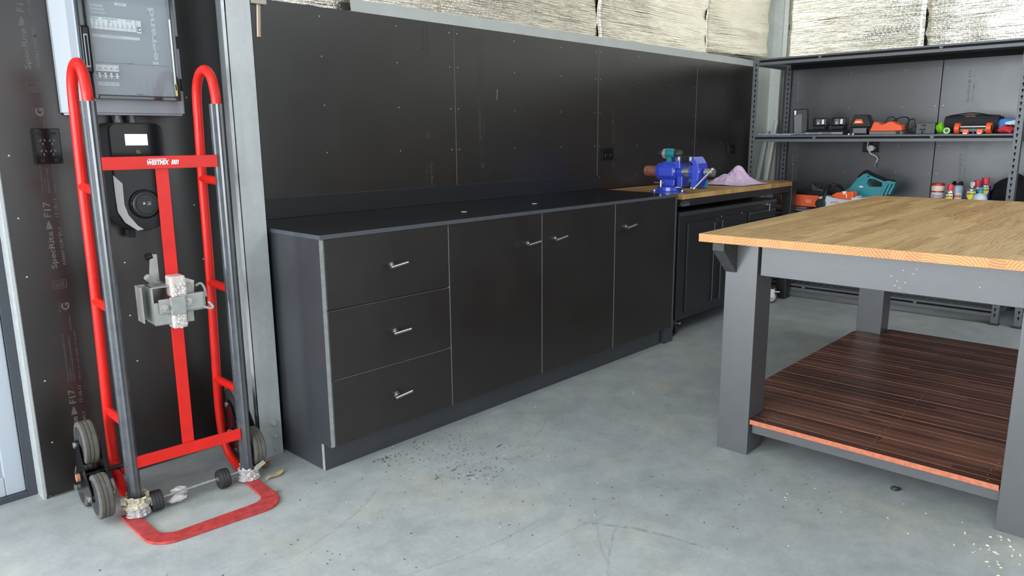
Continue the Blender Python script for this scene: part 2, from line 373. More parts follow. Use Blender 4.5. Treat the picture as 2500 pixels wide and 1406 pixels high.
def endgrain():
    M = mat('pine_end_grain', (0.7, 0.4, 0.15), 0.5); k = N(M); tc = k.n('ShaderNodeTexCoord'); sp = k.n('ShaderNodeSeparateXYZ'); k.l(tc.outputs['Object'], sp.inputs[0])
    y, z = sp.outputs[1], sp.outputs[2]; row = k.math('FLOOR', k.math('DIVIDE', y, 0.042)); r = k.white(row); rb = k.white(k.math('ADD', row, 31.7))
    cy = k.math('MULTIPLY', k.math('ADD', row, k.mr(r, 0, 1, -2.6, 3.6)), 0.042); cz = k.math('ADD', k.mr(rb, 0, 1, 0.745, 0.885), k.math('MULTIPLY', k.math('GREATER_THAN', rb, 0.5), 0.07))
    dy = k.math('SUBTRACT', y, cy); dz = k.math('SUBTRACT', z, cz)
    d = k.math('SQRT', k.math('ADD', k.math('MULTIPLY', dy, dy), k.math('MULTIPLY', dz, dz)))
    d = k.math('ADD', d, k.math('MULTIPLY', k.noise(tc.outputs['Object'], 30, 3, .5), .004))
    f = k.math('FRACT', k.math('DIVIDE', d, 0.0082)); f = k.math('POWER', f, 2.0)
    t = k.math('ADD', k.math('MULTIPLY', f, .75), k.math('MULTIPLY', rb, .25))
    k.l(k.ramp(t, [(0.0, (0.58, 0.28, 0.095)), (0.45, (0.47, 0.19, 0.052)), (1.0, (0.20, 0.058, 0.016))]), k.p.inputs['Base Color'])
    return M
PINE_END = endgrain()
def jarrah(name, cols, rough=0.42):
    M = mat(name, cols[1], rough); k = N(M); g = k.n('ShaderNodeNewGeometry'); oi = k.n('ShaderNodeObjectInfo')
    sp = k.n('ShaderNodeSeparateXYZ'); k.l(g.outputs['Position'], sp.inputs[0])
    x, y = sp.outputs[0], sp.outputs[1]
    row = oi.outputs['Random']
    seg = k.math('FLOOR', k.math('DIVIDE', k.math('ADD', y, k.math('MULTIPLY', row, 2.3)), 0.62)); r2 = k.white(k.xyz(k.math('MULTIPLY', row, 57), seg, 0.0), '3D')
    n1 = k.noise(k.xyz(k.math('MULTIPLY', x, 160), k.math('MULTIPLY', y, 7), 0.0), 1.0, 5, .65); n2 = k.noise(g.outputs['Position'], 2.2, 4, .6)
    t = k.math('ADD', k.math('MULTIPLY', r2, .45), k.math('ADD', k.math('MULTIPLY', n1, .35), k.math('MULTIPLY', n2, .35)))
    k.l(k.ramp(t, [(0.25, cols[0]), (0.55, cols[1]), (0.9, cols[2])]), k.p.inputs['Base Color'])
    return M
JAR = jarrah('oiled_merbau', ((0.036, 0.017, 0.014), (0.090, 0.037, 0.027), (0.18, 0.085, 0.055)), 0.40)
JARE = mat('raw_merbau_edge', (0.42, 0.12, 0.055), 0.6, var=0.25, vscale=60); JARE2 = mat('oiled_merbau_edge', (0.34, 0.12, 0.065), 0.6, var=0.5, vscale=9)
# ==================================================================== the setting
S = lambda o: setp(o, kind='structure')
b = B(); b.box(-9, 4.2, -9, 1.0, -0.2, 0.0); S(obj('floor', b, CONC))
b = B(); b.box(-7.4, 3.8, -7.2, 0.3, 3.15, 3.25); S(obj('ceiling', b, mat('ceiling_lining', (.62, .63, .62), .5)))
# long wall of film-faced ply sheets with open joints (cut edges show)
XC, XJ = -1.236, (0.0, 1.2, 2.4, 3.33)
ZP = 1.748
b = B(); xs = [XC] + list(XJ)
for i in range(4):
    fs = b.box(xs[i]+(0.0 if i == 0 else 0.004), xs[i+1]-0.001, 0.0, 0.017, 0.0, ZP)
    for f in fs:
        if abs(f.normal.x) > .9 or f.normal.z > .9: f.material_index = 1
b.mi = 2; b.box(XC, 3.33, 0.0175, 0.03, 0, ZP-0.02)
wl = S(obj('wall_left', b, [PLY, PLYE, HOLE]))
# electrical sheet left of the column
YL = -0.062
b = B(); fs = b.box(-1.991, -1.236, YL, YL+0.017, 0.012, 3.15)
for f in fs:
    if f.normal.x < -.9: f.material_index = 1
we = S(obj('wall_left_entry', b, [PLYL, PLYE]))
b = B(); b.box(-2.9, 3.8, 0.16, 0.2, 0.0, 3.15); S(obj('wall_left_cladding', b, GALVW))
# rear wall sheets
XB = 3.45
b = B(); ys = [-0.215, -1.346, -2.546, -3.746, -4.946, -6.146, -7.1]
for i in range(6):
    fs = b.box(XB, XB+0.017, ys[i]-0.003, ys[i+1]+0.003, 0.0, 1.80)
b.mi = 1; b.box(XB+0.018, XB+0.03, -7.1, -0.26, 0, 1.78)
PLYB = mat('sheen_lightened_formply', (0.046, 0.046, 0.051), 0.32, spec=0.85, var=0.10, vscale=4, rvar=0.03)  # same formply, base colour lightened to carry the sheen on the rear wall
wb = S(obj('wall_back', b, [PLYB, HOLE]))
b = B(); b.box(3.72, 3.76, -7.2, 0.2, 0, 3.15); S(obj('wall_back_cladding', b, GALVW))
b = B()
b.box(-7.3, -1.5, -7.15, -7.10, 0, 3.15); b.box(2.1, 3.7, -7.15, -7.10, 0, 3.15); b.box(-1.5, 2.1, -7.15, -7.10, 2.8, 3.15)
S(obj('wall_right', b, PLY))
b = B(); b.box(-7.4, -2.9, 0.05, 0.2, 2.75, 3.15); S(obj('wall_left_front', b, DOORF))

# foil blanket sheets, each a sagging skin of its own
def foil_sheet(name, along, a0, a1, plane, z0, z1, sgn, seed, flip_edge=0.0, tilt=0.0):
    bb = B(); nx, nz = 26, 40; vs = []
    for j in range(nz+1):
        rowv = []
        for i in range(nx+1):
            s, t = i/nx, j/nz; z = z0+(z1-z0)*t; a = a0+(a1-a0)*s
            d = 0.013*noise.noise(Vector((a*1.1+seed, z*9.0, seed))) + 0.012*noise.noise(Vector((a*4+seed, z*13, 3.1)))
            d += flip_edge*max(0, s-0.86)*noise.noise(Vector((z*9, seed, 1.0)))
            a2 = a + (0.007*noise.noise(Vector((z*9, seed, 5.0))) if i == nx else 0)
            rowv.append(bb.bm.verts.new((a2-a0, -d - 0.006*math.sin(PI*s), z-z0)))
        vs.append(rowv)
    for j in range(nz):
        for i in range(nx):
            f = bb.bm.faces.new((vs[j][i], vs[j][i+1], vs[j+1][i+1], vs[j+1][i])); f.smooth = True
    o = obj(name, bb, FOIL, local=True)
    if along == 'x': o.location = (a0, plane, z0)
    else: o.location = (plane, a0, z0); o.rotation_euler = (0, 0, -PI/2)
    if tilt: o.rotation_euler = (0, 0, tilt)
    md = o.modifiers.new('thick', 'SOLIDIFY'); md.thickness = 0.004; md.offset = 1
    return S(o)
for i, (a0, a1) in enumerate(((-1.42, -0.02), (-0.05, 1.315), (1.275, 2.66), (2.615, 3.488))):
    foil_sheet('wall_left_foil', 'x', a0, a1, 0.066 if i == 3 else 0.070+0.008*(i % 2), 1.806 if i == 3 else 1.60, 3.14, -1, 3.1*i+1, 0.01, -0.112 if i == 3 else 0.0)
for i, (a0, a1) in enumerate(((0.138, 1.165), (1.16, 2.45), (2.44, 3.75), (3.74, 5.1), (5.09, 6.4))):
    bb = foil_sheet('wall_back_foil', 'y', -a0, -a0+(a1-a0), 3.60+0.008*(i % 2), 1.78, 3.14, -1, 2.3*i+9, 0.01)
# girt along the top of the black sheets (hat section, open end at left)
b = B()
o1 = [(0.0, 0.0), (0.006, 0.052), (0.052, 0.056), (0.062, 0.046), (0.072, 0.0), (0.069, 0.0), (0.059, 0.044), (0.051, 0.0525), (0.009, 0.049), (0.003, 0.0)]
b.prism([(-0.60, -0.001+y, ZP+0.001+z) for y, z in o1], (3.91, 0, 0))
b.box(-0.60, 3.31, 0.001, 0.060, ZP+0.0005, ZP+0.003)
S(obj('trim_1', b, CREAMGIRT))

# steel portal column: C section, web to the right, lips turned back
def csect(x0, x1, yf, yb, lip, z1, name, base_bolts=True):
    b = B(); t = 0.004
    b.box(x1-t, x1, yf, yb, 0.0, z1); b.box(x0, x1, yf, yf+t, 0.0, z1); b.box(x0, x1, yb-t, yb, 0, z1)
    b.box(x0, x0+t, yf, yf+lip, 0.12, z1); b.box(x0, x0+t, yb-lip, yb, 0.12, z1)
    bmesh.ops.bevel(b.bm, geom=[e for e in b.bm.edges if abs(e.verts[0].co.z-e.verts[1].co.z) > 1 and abs(e.verts[0].co.y-yf) < 1e-6], offset=0.0015, segments=2, affect='EDGES')
    return b
col_t = thing('steel_column', 'galvanised C-section steel column right of the red hand truck', 'column', (-1.287, -0.16, 0))
obj('channel', csect(-1.3346, -1.2396, -0.313, -0.02, 0.028, 3.14, ''), GALV, col_t)
b = B(); b.box(-1.300, -1.245, -0.300, -0.26, 0, 0.26); b.box(-1.33, -1.245, -0.3, -0.06, 0, 0.012); obj('base_cleat', b, STEELB, col_t)
for px, py in ((667, 1033), (671, 1062), (674, 1092)):
    p = at(px, py, 'y', -0.313); bb = B()
    Mx = Matrix.Translation(p) @ Matrix.Rotation(PI/2, 4, 'X')
    bb.lathe([(0.0135, 0), (0.0135, 0.003)], Mx, 20); bb.lathe([(0.0098, 0.003), (0.0098, 0.010), (0.008, 0.011)], Mx, 6, smooth=False)
    obj('bolt', bb, GALV, col_t)
# corner column: web on the long wall, far flange and lip towards the room
b = B(); b.box(3.335, 3.62, 0.0, 0.004, 0, 3.14); b.box(3.616, 3.62, -0.096, 0.004, 0, 3.14); b.box(3.592, 3.62, -0.098, -0.094, 0, 3.14); b.box(3.335, 3.34, -0.0, .06, 0, 3.14)
cc = thing('steel_column', 'pale galvanised steel column in the rear corner behind the shelving', 'column', (3.5, 0, 0)); obj('channel', b, GALVW, cc)
b = B(); b.box(3.585, 3.60, -0.140, -0.104, 1.80, 3.14); S(obj('trim_4', b, GALVW))
# leaning lengths of galvanised channel in the corner
def bar_between(name, p0, p1, w, mt, label, group=None):
    bb = B(); p0 = Vector(p0); p1 = Vector(p1); d = (p1-p0).normalized(); s = d.cross(Vector((1, 0, 0))).normalized()*w; n = Vector((-.014, 0, 0))
    bb.prism([p0, p0+s, p1+s, p1], n); bb.prism([p0, p0+s*0.12, p1+s*0.12, p1], n*2.4); bb.prism([p0+s*.88, p0+s, p1+s, p1+s*.88], n*2.4)
    o = obj(name, bb, mt, loc=(p0.x, p0.y, 0)); return setp(o, label, 'metal bar', group)
bar_between('steel_channel_offcut', (3.30, -0.085, 0.0), (3.46, -0.175, 1.32), 0.034, GALVW, 'pale steel channel length leaning in the corner behind the bench')
bar_between('steel_channel_offcut', (3.22, 0.0-0.02, 0.0), (3.40, -0.13, 1.235), 0.03, GALV, 'darker steel strip leaning left of the pale channel in the corner')

# white side door at the far left
YD = 0.03
b = B(); b.box(-2.9, -2.016, YD+.012, YD+.04, 0.035, 2.1); b.box(-2.06, -2.031, YD, YD+.04, 0.023, 2.1, .003); b.box(-2.9, -2.0, YD, YD+.04, 0.02, 0.062, .003)
d1 = S(obj('door_1', b, [DOORG])); b = B(); b.box(-2.088, -2.0305, YD-.004, YD+.03, 0.02, 2.1, .003); b.box(-2.9, -2.0885, YD-.004, YD+.03, 0.02, 0.085, .003); obj('door_stile', b, DOORW, d1)
b = B(); b.box(-2.029, -2.0015, YD-.02, YD+.05, 0.0, 2.15); b.box(-2.9, -2.0295, YD-.02, YD+.05, 0, 0.019); S(obj('trim_2', b, DOORF))
b = B(); b.box(-1.9915, -1.9745-.0, YL+.0175, YD+.03, 0, 2.6); b.box(-2.0005, -1.9920, YL+.004, YD+.01, 0.0, 2.6); S(obj('trim_3', b, GALV))

# ---------------- printed marks on the sheets
def tree_mark(o, xd, yd, s, mt, par):
    xd, yd = Vector(xd), Vector(yd); n = xd.cross(yd)*0.0004; o = Vector(o); bb = B()
    pts = [(0, .5), (0, .62), (-.0, 1), (.45, .78), (.33, .95), (.75, .68), (.66, .85), (1.35, .5), (.66, .15), (.75, .32), (.33, .05), (.45, .22), (0, 0)]
    vs = [bb.bm.verts.new(o+xd*(x*s)+yd*(y*s)+n) for x, y in [pts[0]]+pts[2:]]
    bb.bm.faces.new(vs[::-1]); return obj('printed_tree', bb, mt, par)
def frame_mark(o, xd, yd, w, h, mt, par):
    xd, yd = Vector(xd), Vector(yd); n = xd.cross(yd)*0.0004; o = Vector(o); bb = B(); t = .0011
    def q(x0, x1, y0, y1): bb.bm.faces.new([bb.bm.verts.new(o+xd*x+yd*y+n) for x, y in ((x0, y0), (x1, y0), (x1, y1), (x0, y1))])
    q(0, w, 0, t); q(0, w, h-t, h); q(0, t, 0, h); q(w-t, w, 0, h)
    for j in range(5): q(w*.15, w*.85-.002*j, h*(.2+.14*j), h*(.2+.14*j)+.0014)
    return obj('printed_stamp', bb, mt, par)
def print_col(par, P, xd, yd, s0, s1, mt, small=True, period=0.642, clip=None):
    """P(s): world point at distance s along the print; prints every period between clip limits"""
    k = 0
    for f in s0:
        def put(fn, a, b_):
            if clip and (a < clip[0] or b_ > clip[1]): return
            fn()
        put(lambda: text('printed_text', 'F17', P(f-.024, 0), xd, yd, .050, .021, mt, par, bold=.018), f-.024, f+.03)
        put(lambda: text('printed_text', '17-10-11', P(f-.026, -.021), xd, yd, .060, .0105, mt, par, bold=.006), f-.03, f+.035)
        put(lambda: tree_mark(P(f-.064, 0), xd, yd, .0215, mt, par), f-.064, f-.03)
        put(lambda: text('printed_text', 'SpecRite', P(f-.196, -.003), xd, yd, .124, .023, mt, par, bold=.02), f-.196, f-.07)
        put(lambda: text('printed_text', 'AS6669 FORMPLY', P(f-.188, -.024), xd, yd, .128, .0105, mt, par, bold=.008), f-.19, f-.06)
        put(lambda: frame_mark(P(f-.264, -.018), xd, yd, .028, .040, mt, par), f-.264, f-.23)
        put(lambda: text('printed_text', 'G', P(f-.340, -.018), xd, yd, .026, .025, mt, par, bold=.03), f-.34, f-.31)
        put(lambda: text('printed_text', 'JAS-ANZ', P(f-.344, .009), xd, yd, .034, .006, mt, par), f-.35, f-.30)
        if small:
            for j, (sx, ln, tx) in enumerate(((.055, .17, 'STRUCTURAL PLYWOOD 1800 X 1200'), (.06, .045, 'A BOND'), (.055, .16, 'MADE IN CHILE FOR FORMPLY'), (.235, .05, 'bureau'), (.055, .17, 'PEFC 17-23-1636 AS 6669'))):
                a = f+sx
                put(lambda: text('printed_text', tx, P(a, .012-.009*j), xd, yd, ln, .0052, mt, par), a, a+ln)
        k += 1
Zv, Xv, Yv = Vector((0, 0, 1)), Vector((1, 0, 0)), Vector((0, 1, 0))
print_col(we, lambda s, t: Vector((-1.866-t, YL, s)), Zv, -Xv, (0.340, 0.984, 1.622, 2.26), None, PRINT, clip=(0.02, 1.9))
print_col(wl, lambda s, t: Vector((-0.178+t, 0, -s)), -Zv, Xv, (-1.531, -0.889), None, PRINTD, clip=(-1.735, -0.9))
print_col(wl, lambda s, t: Vector((0.182-t, 0, s)), Zv, -Xv, (1.384, 2.026, 0.742), None, PRINTD, clip=(0.90, 1.74))
print_col(wl, lambda s, t: Vector((1.372-t, 0, s)), Zv, -Xv, (1.350, 1.992, 0.708), None, PRINTD, clip=(0.90, 1.74))
print_col(wl, lambda s, t: Vector((2.60-t, 0, s)), Zv, -Xv, (1.19,), None, mat('very_faint_print', (0.026, .0245, .023), .6), clip=(0.95, 1.6))
PRB = mat('pale_grey_print', (0.17, 0.17, 0.175), .55)
print_col(wb, lambda s, t: Vector((XB, -0.327+t, s)), Zv, Yv, (1.664, 1.022), None, PRB, clip=(0.7, 1.70))
print_col(wb, lambda s, t: Vector((XB, -1.530+t, s)), Zv, Yv, (1.61, 1.04), None, PRB, clip=(0.7, 1.70))
# screw heads (each row of fixings seen on the sheets)
def screws(par, pts, plane='y', r=0.0032):
    for p in pts:
        bb = B(); q = Vector(p)
        Mx = Matrix.Translation(q) @ (Matrix.Rotation(PI/2, 4, 'X') if plane == 'y' else Matrix.Rotation(-PI/2, 4, 'Y'))
        bb.lathe([(r, 0), (r*.8, 0.0008)], Mx, 8); obj('screw_head', bb, SCREW, par)
sp = []
for x in (-0.762, -0.357, -0.028, 0.024, 0.442, 0.840, 1.172, 1.223, 1.64, 2.044, 2.37, 2.43, 2.80):
    for z in (0.951, 1.145, 1.346, 1.548, 1.710):
        if z < 0.96 and x < 1.2: continue
        sp.append((x, -0.0002, z))
screws(wl, sp)
screws(we, [at(u, v, 'y', YL-.0002) for u, v in ((22, 380), (45, 533), (110, 930), (128, 1080), (66, 676), (305, 641), (336, 881), (318, 770), (455, 238), (474, 500), (497, 632), (520, 925))])
screws(wb, [(XB-.0002, y, z) for y in (-.72, -1.10, -1.32, -1.372) for z in (0.72, .92, 1.12, 1.40, 1.66)], 'x')
b = B(); p = at(1214, 218, 'y', -.0003); q = at(1213, 245, 'y', -.0003); b.tube([p, q], .0008, 6); obj('scratch_mark', b, SCREW, wl)
# ==================================================================== base cabinets
YF, YFD, ZC0, ZC1 = -0.6283, 0.016, 0.1037, 0.8640
HYP = mat('formply_cupboard_front', (0.0175, 0.0145, 0.0132), 0.34, spec=0.6, var=0.16, vscale=4, rvar=0.04)
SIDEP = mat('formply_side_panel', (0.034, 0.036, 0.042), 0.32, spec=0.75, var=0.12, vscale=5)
def slab(x0, x1, z0, z1, y0=YF, th=YFD, m=0):
    b = B(); fs = b.box(x0, x1, y0, y0+th, z0, z1)
    for f in fs:
        if abs(f.normal.y) < .5: f.material_index = 1
    return b
def thandle(par, p, ang=0.0):
    """chrome T bar: round stand-off and bar, angled as fitted"""
    p = Vector(p); b = B(); Mx = Matrix.Translation(p) @ Matrix.Rotation(PI/2, 4, 'X')
    b.lathe([(0.0125, 0), (0.0125, 0.003), (0.0055, 0.004), (0.0055, 0.028)], Mx, 16)
    c, s = math.cos(ang), math.sin(ang); d = Vector((c, 0, s)); q = p + Vector((0, -0.030, 0))
    b.cyl(q - d*0.028, q + d*0.054, 0.0062, 14)
    obj('bar_handle', b, CHROME, par)
DX = [-1.208, -0.6310, -0.0569, 0.5172, 1.1023]; G = 0.0027
def carcass(x0, x1, par, z0=0.1037):
    b = B(); b.box(x0, x0+.016, YF+.018, -.02, z0, ZC1); b.box(x1-.016, x1, YF+.018, -.02, z0, ZC1); b.box(x0, x1, -.036, -.02, z0, ZC1); b.box(x0, x1, YF+.018, -.02, z0, z0+.016); b.box(x0, x1, YF+.018, -.25, ZC1-.016, ZC1)
    return obj('carcass', b, PLY, par)
du = thing('drawer_cabinet', 'black base cabinet of three wide drawers beside the steel column', 'cabinet', (-0.92, -0.3, 0))
carcass(-1.208, -0.632, du)
b = B(); fs = b.box(-1.224, -1.208, YF, -.02, ZC0, ZC1); 
for f in fs:
    if f.normal.y < -.5: f.material_index = 1
obj('end_panel', b, [SIDEP, PLYE], du)
zs = [ZC0, 0.3541, 0.6094, ZC1-.001]
hz = [((956, 647), .12), ((964, 808), .05), ((967.6, 962), .10)]
for i in range(3):
    z0, z1 = zs[2-i]+(G if i < 2 else 0), zs[3-i]-(G if i else 0)
    d = obj('drawer', slab(DX[0]+.0035, DX[1]-G, z0, z1), [HYP, PLYE], du)
    (u, v), a = hz[i]; thandle(d, at(u, v, 'y', YF), a)
dc = thing('double_cupboard', 'black two-door base cupboard with chrome bar handles meeting in the middle', 'cabinet', (-0.06, -0.3, 0))
carcass(-0.630, 0.516, dc)
for x0, x1, hp, a in ((DX[1]+G, DX[2]-G, (1289, 594), .10), (DX[2]+G, DX[3]-G, (1355.4, 582), .14)):
    d = obj('door', slab(x0, x1, ZC0, ZC1-.001), [HYP, PLYE], dc); thandle(d, at(hp[0], hp[1], 'y', YF), a)
sc1 = thing('single_cupboard', 'narrow black one-door base cupboard at the bench end of the row', 'cabinet', (0.81, -0.3, 0))
carcass(0.518, 1.1023, sc1)
d = obj('door', slab(DX[3]+G, DX[4]-.001, ZC0, ZC1-.001), [HYP, PLYE], sc1); thandle(d, at(1528, 553, 'y', YF), .14)
b = B(); fs = b.box(1.1035, 1.1195, YF, -.02, ZC0, ZC1)
for f in fs:
    if f.normal.y < -.5: f.material_index = 1
obj('end_panel', b, [SIDEP, mat('dim_cut_edge', (.075, .078, .08), .5)], sc1)
# plinth: three pieces under the row
b = B(); fs = b.box(-1.2233, 1.0598, -0.5794, -0.5634, 0, ZC0-.001)
for f in fs:
    if f.normal.x < -.5: f.material_index = 1
b.box(-1.2233, -1.2073, -0.563, -0.27, 0, ZC0-.001)
setp(obj('plinth', b, [SIDEP, PLYE], loc=(0, -.57, 0)), 'long black kickboard under the row of base cabinets', 'kickboard')
b = B(); fs = b.box(1.0770, 1.173, -0.5985, -0.45, 0, ZC0-.001); setp(obj('plinth_block', b, [SIDEP], loc=(1.12, -.5, 0)), 'short black plinth block at the right end of the cupboards', 'kickboard')
# worktop with upstand
wt = thing('worktop', 'glossy black laminate worktop with upstand over the base cabinets', 'worktop', (0, -0.3, ZC1))
b = B(); ZT = 0.8800
P4 = [(-1.2245, -0.633), (1.118, -0.633), (1.183, -0.0005), (-1.2245, -0.0005)]
b.prism([(x, y, ZC1+.0002) for x, y in P4], (0, 0, ZT-ZC1), bev=0.0012)
for f in b.bm.faces:
    f.normal_update(); f.material_index = 1 if abs(f.normal.z) < .5 else 0
obj('slab', b, [LAM, LAME], wt)
b = B(); b.box(-1.2245, 1.182, -0.0175, -0.0005, ZT+.0003, 0.9663, .001); obj('upstand', b, UPS, wt)
for u, v in ((1133, 517), (1305, 497)):
    b = B(); bx = at(u, v, 'z', ZT+.0006); b.lathe([(0.013, 0), (0.013, 0.0008)], Matrix.Translation(bx), 16); obj('screw_cap', b, WHITE, wt)

# ==================================================================== power outlets
def outlet(name, c, w, h, face, label, n=(1, 2), four=False, mt=BLKG):
    c = Vector(c); t = thing(name, label, 'power outlet', c)
    if face == 'y': xd, zd, nd = Xv, Zv, -Yv
    else: xd, zd, nd = -Yv, Zv, -Xv
    b = B(); M3 = Matrix(((xd.x, nd.x, zd.x, c.x), (xd.y, nd.y, zd.y, c.y), (xd.z, nd.z, zd.z, c.z), (0, 0, 0, 1)))
    b.box(-w/2, w/2, 0.0, .012, -h/2, h/2, .0025, M=M3); obj('face_plate', b, mt, t)
    slots = [(-.17, .13), (.17, .13), (-.17, -.17), (.17, -.17)] if four else [(-.22, -.1), (.22, -.1)]
    for (sx, sz) in slots:
        bb = B()
        for dx, dz, r in ((-.006, .004, .6), (.006, .004, -.6), (0, -.007, 0)):
            bb.box(-.0012, .0012, .0121, .0128, -.004, .004, M=M3 @ Matrix.Translation((sx*w+dx, 0, sz*h+dz)) @ Matrix.Rotation(r, 4, 'Y'))
        obj('socket_slots', bb, HOLE if mt is not BLKG else GREYP, t)
        bb = B(); bb.box(-.006, .006, .0121, .016, -.0045, .0045, .001, M=M3 @ Matrix.Translation((sx*w*1.5, 0, (.36 if sz > 0 or not four else -.40)*h))); obj('rocker_switch', bb, BLK, t)
    return t
p = at(113, 357, 'y', YL); outlet('power_outlet', (-1.853, YL, 1.188), 0.078, 0.112, 'y', 'black four-gang power outlet on the dark sheet left of the hand truck', four=True)
outlet('power_outlet', at(1481, 376, 'y', 0.0), 0.118, 0.074, 'y', 'black double power outlet on the long wall left of the blue vise')
outlet('power_outlet', at(1783, 364, 'y', 0.0), 0.118, 0.070, 'y', 'black double power outlet on the long wall above the lilac cloth')
ob = outlet('power_outlet', (XB, -0.915, 1.107), 0.125, 0.076, 'x', 'black power outlet with a pale plug on the rear wall under the shelf')
b = B(); b.cyl((XB-.014, -.925, 1.10), (XB-.055, -.925, 1.10), .022, 20); cord = [(XB-.05, -.925, 1.09), (XB-.07, -.94, 1.05), (XB-.05, -.965, 1.03), (XB-.02, -.975, 1.02)]
pl = setp(obj('power_plug', b, WHITE, loc=(XB, -.925, 1.10)), 'round white plug pushed into the outlet on the rear wall', 'plug')
b = B(); b.tube([(XB-.05, -.90, 1.15), (XB-.07, -.905, 1.10), (XB-.065, -.93, 1.06), (XB-.04, -.965, 1.04), (XB-.02, -.972, 1.02), (XB-.012, -.958, 0.985)], .005, 10); obj('cord', b, WHITE, pl)
b = B(); b.box(XB-.018, XB-.012, -.965, -.945, .955, .992, .001); obj('cord_tag', b, GREYP, pl)

# ==================================================================== switchboard
sb = thing('switchboard', 'grey electrical switchboard with smoked clear door and breakers', 'switchboard', (-1.60, YL, 1.29))
X0, X1, Z0, Z1 = -1.762, -1.441, 1.287, 1.93
YB1, YB2 = -0.175, -0.125
b = B()
b.prism([(X0-.040, YL-.001, 0), (X0-.040, YL-.018, 0), (X0-.006, YB2, 0), (X0, YB1+.004, 0), (X0+.004, YB1, 0), (X1-.006, YB1, 0), (X1, YB1+.006, 0), (X1+.016, YL-.020, 0), (X1+.020, YL-.001, 0)], (0, 0, Z1-Z0), M=Matrix.Translation((0, 0, Z0)))
bmesh.ops.bevel(b.bm, geom=[e for e in b.bm.edges if abs(e.verts[0].co.z-e.verts[1].co.z) < 1e-4], offset=.008, segments=3, affect='EDGES', clamp_overlap=True)
obj('enclosure', b, LGREY, sb)
b = B(); b.box(X1-.0005, X1+.0012, YB1+.01, YL-.03, Z0+.03, Z1-.03); obj('side_seam', b, GREYP, sb)
wx0, wx1, wz0, wz1 = X0+.002, X1-.024, Z0+.048, Z1-.02
b = B(); b.box(wx0+.026, wx1-.012, YB1-.003, YB1-.001, wz0+.015, wz1); pan = obj('fascia', b, MGREY, sb)
# door cover: clear face on a thick smoked rim
YC_ = YB1-.034
b = B(); b.box(wx0+.030, wx1-.014, YC_, YC_+.003, wz0+.014, wz1-.006); obj('cover_window', b, GLASS, sb)
b = B()
b.prism([(wx0, 0, wz0), (wx1, 0, wz0), (wx1, 0, wz1), (wx0, 0, wz1)], (0, .001, 0)); b.bm.clear()
def rim(x0, x1, z0, z1, w, ya, yb, par, mt, name):
    bb = B()
    bb.box(x0, x0+w, ya, yb, z0, z1, .002); bb.box(x1-w, x1, ya, yb, z0, z1, .002); bb.box(x0+w, x1-w, ya, yb, z0, z0+w, .002); bb.box(x0+w, x1-w, ya, yb, z1-w, z1, .002)
    return obj(name, bb, mt, par)
rim(wx0+.022, wx1, wz0, wz1, .012, YC_+.001, YB1-.001, sb, GLASSD, 'cover_rim')
b = B(); b.box(wx0-.001, wx0+.021, YC_+.008, YB1-.0005, wz0, wz1, .006); obj('cover_side', b, GLASSD, sb)
# handle: smoked grip with slot on the left stile
b = B(); hx = wx0+.003
b.box(hx-.006, hx+.022, YC_-.010, YC_+.009, 1.412, 1.556, .007, 3); hd = obj('door_handle', b, BLKG, sb)
b = B(); b.box(hx+.001, hx+.013, YC_-.0115, YC_-.0095, 1.43, 1.53, .0005); obj('grip_slot', b, LGREY, hd)
b = B(); b.box(hx+.004, hx+.010, YC_-.0122, YC_-.0112, 1.435, 1.525, .0003); obj('grip_recess', b, HOLE, hd)
b = B()
for z in (1.53, 1.39):
    b.cyl((X1-.014, YB1-.012, z-.02), (X1-.014, YB1-.012, z+.02), .006, 12)
obj('hinge', b, BLKG, sb)
def at3(u, v): return at(u, v, 'y', YB1-.004)
def quad_label(u0, v0, u1, v1, name, mt, par, th=.001):
    a, c = at3(u0, v0), at3(u1, v1); bb = B(); bb.box(a.x, c.x, YB1-.003-th, YB1-.003, c.z, a.z); return obj(name, bb, mt, par)
for (u0, v0, u1, v1, tx) in ((213, 8, 250, 17, 'FED FROM DB2'), (213, 17, 253, 26, 'BUNGALOW CENTRE'), (213, 26, 256, 34, 'UNDER SLAB MAINS'), (279, 6, 308, 16, 'DB3')):
    lb = quad_label(u0, v0, u1, v1, 'name_label', LABW, sb); a, c = at3(u0, v0), at3(u1, v1)
    w = (c.x-a.x); text('label_text', tx, (a.x+w*(.08 if tx != 'DB3' else .25), YB1-.0042, c.z+(a.z-c.z)*.3), Xv, Zv, w*(.84 if tx != 'DB3' else .5), (a.z-c.z)*.45, INK, lb)
# top breaker row
a, c = at3(214, 38), at3(343, 78)
zt, zb = at3(230, 41).z, at3(230, 71).z; xl, xr = wx0+.0325, at3(342, 60).x; nb = 10; pw = (xr-xl-.018)/nb
for i in range(nb):
    x = xl+i*pw; bb = B(); bb.box(x+.0003, x+pw-.0003, YB1-.016, YB1-.003, zb, zt, .0012); br = obj('breaker', bb, WHITE, sb)
    bb = B(); bb.box(x+pw*.25, x+pw*.75, YB1-.023, YB1-.0155, zb+.010, zb+.020, .001); obj('toggle', bb, WHITE, br)
    if i in (0, 1, 3, 4, 5, 8): bb = B(); bb.box(x, x+pw, YB1-.0166, YB1-.0158, zt-.0055, zt-.003); obj('green_band', bb, GREEN, br)
    if i in (1, 4): bb = B(); bb.box(x+.002, x+.006, YB1-.0166, YB1-.0158, zt-.016, zt-.008); obj('green_flag', bb, GREEN, br)
bb = B(); bb.box(xr-.0165, xr-.001, YB1-.014, YB1-.003, zb-.002, zt+.0, .001); br = obj('breaker', bb, WHITE, sb)
bb = B(); bb.box(xr-.014, xr-.003, YB1-.0146, YB1-.0138, zb+.003, zb+.018); obj('breaker_recess', bb, HOLE, br)
bb = B(); bb.box(xr-.011, xr-.006, YB1-.021, YB1-.0145, zb+.006, zb+.012, .001); obj('toggle', bb, WHITE, br)
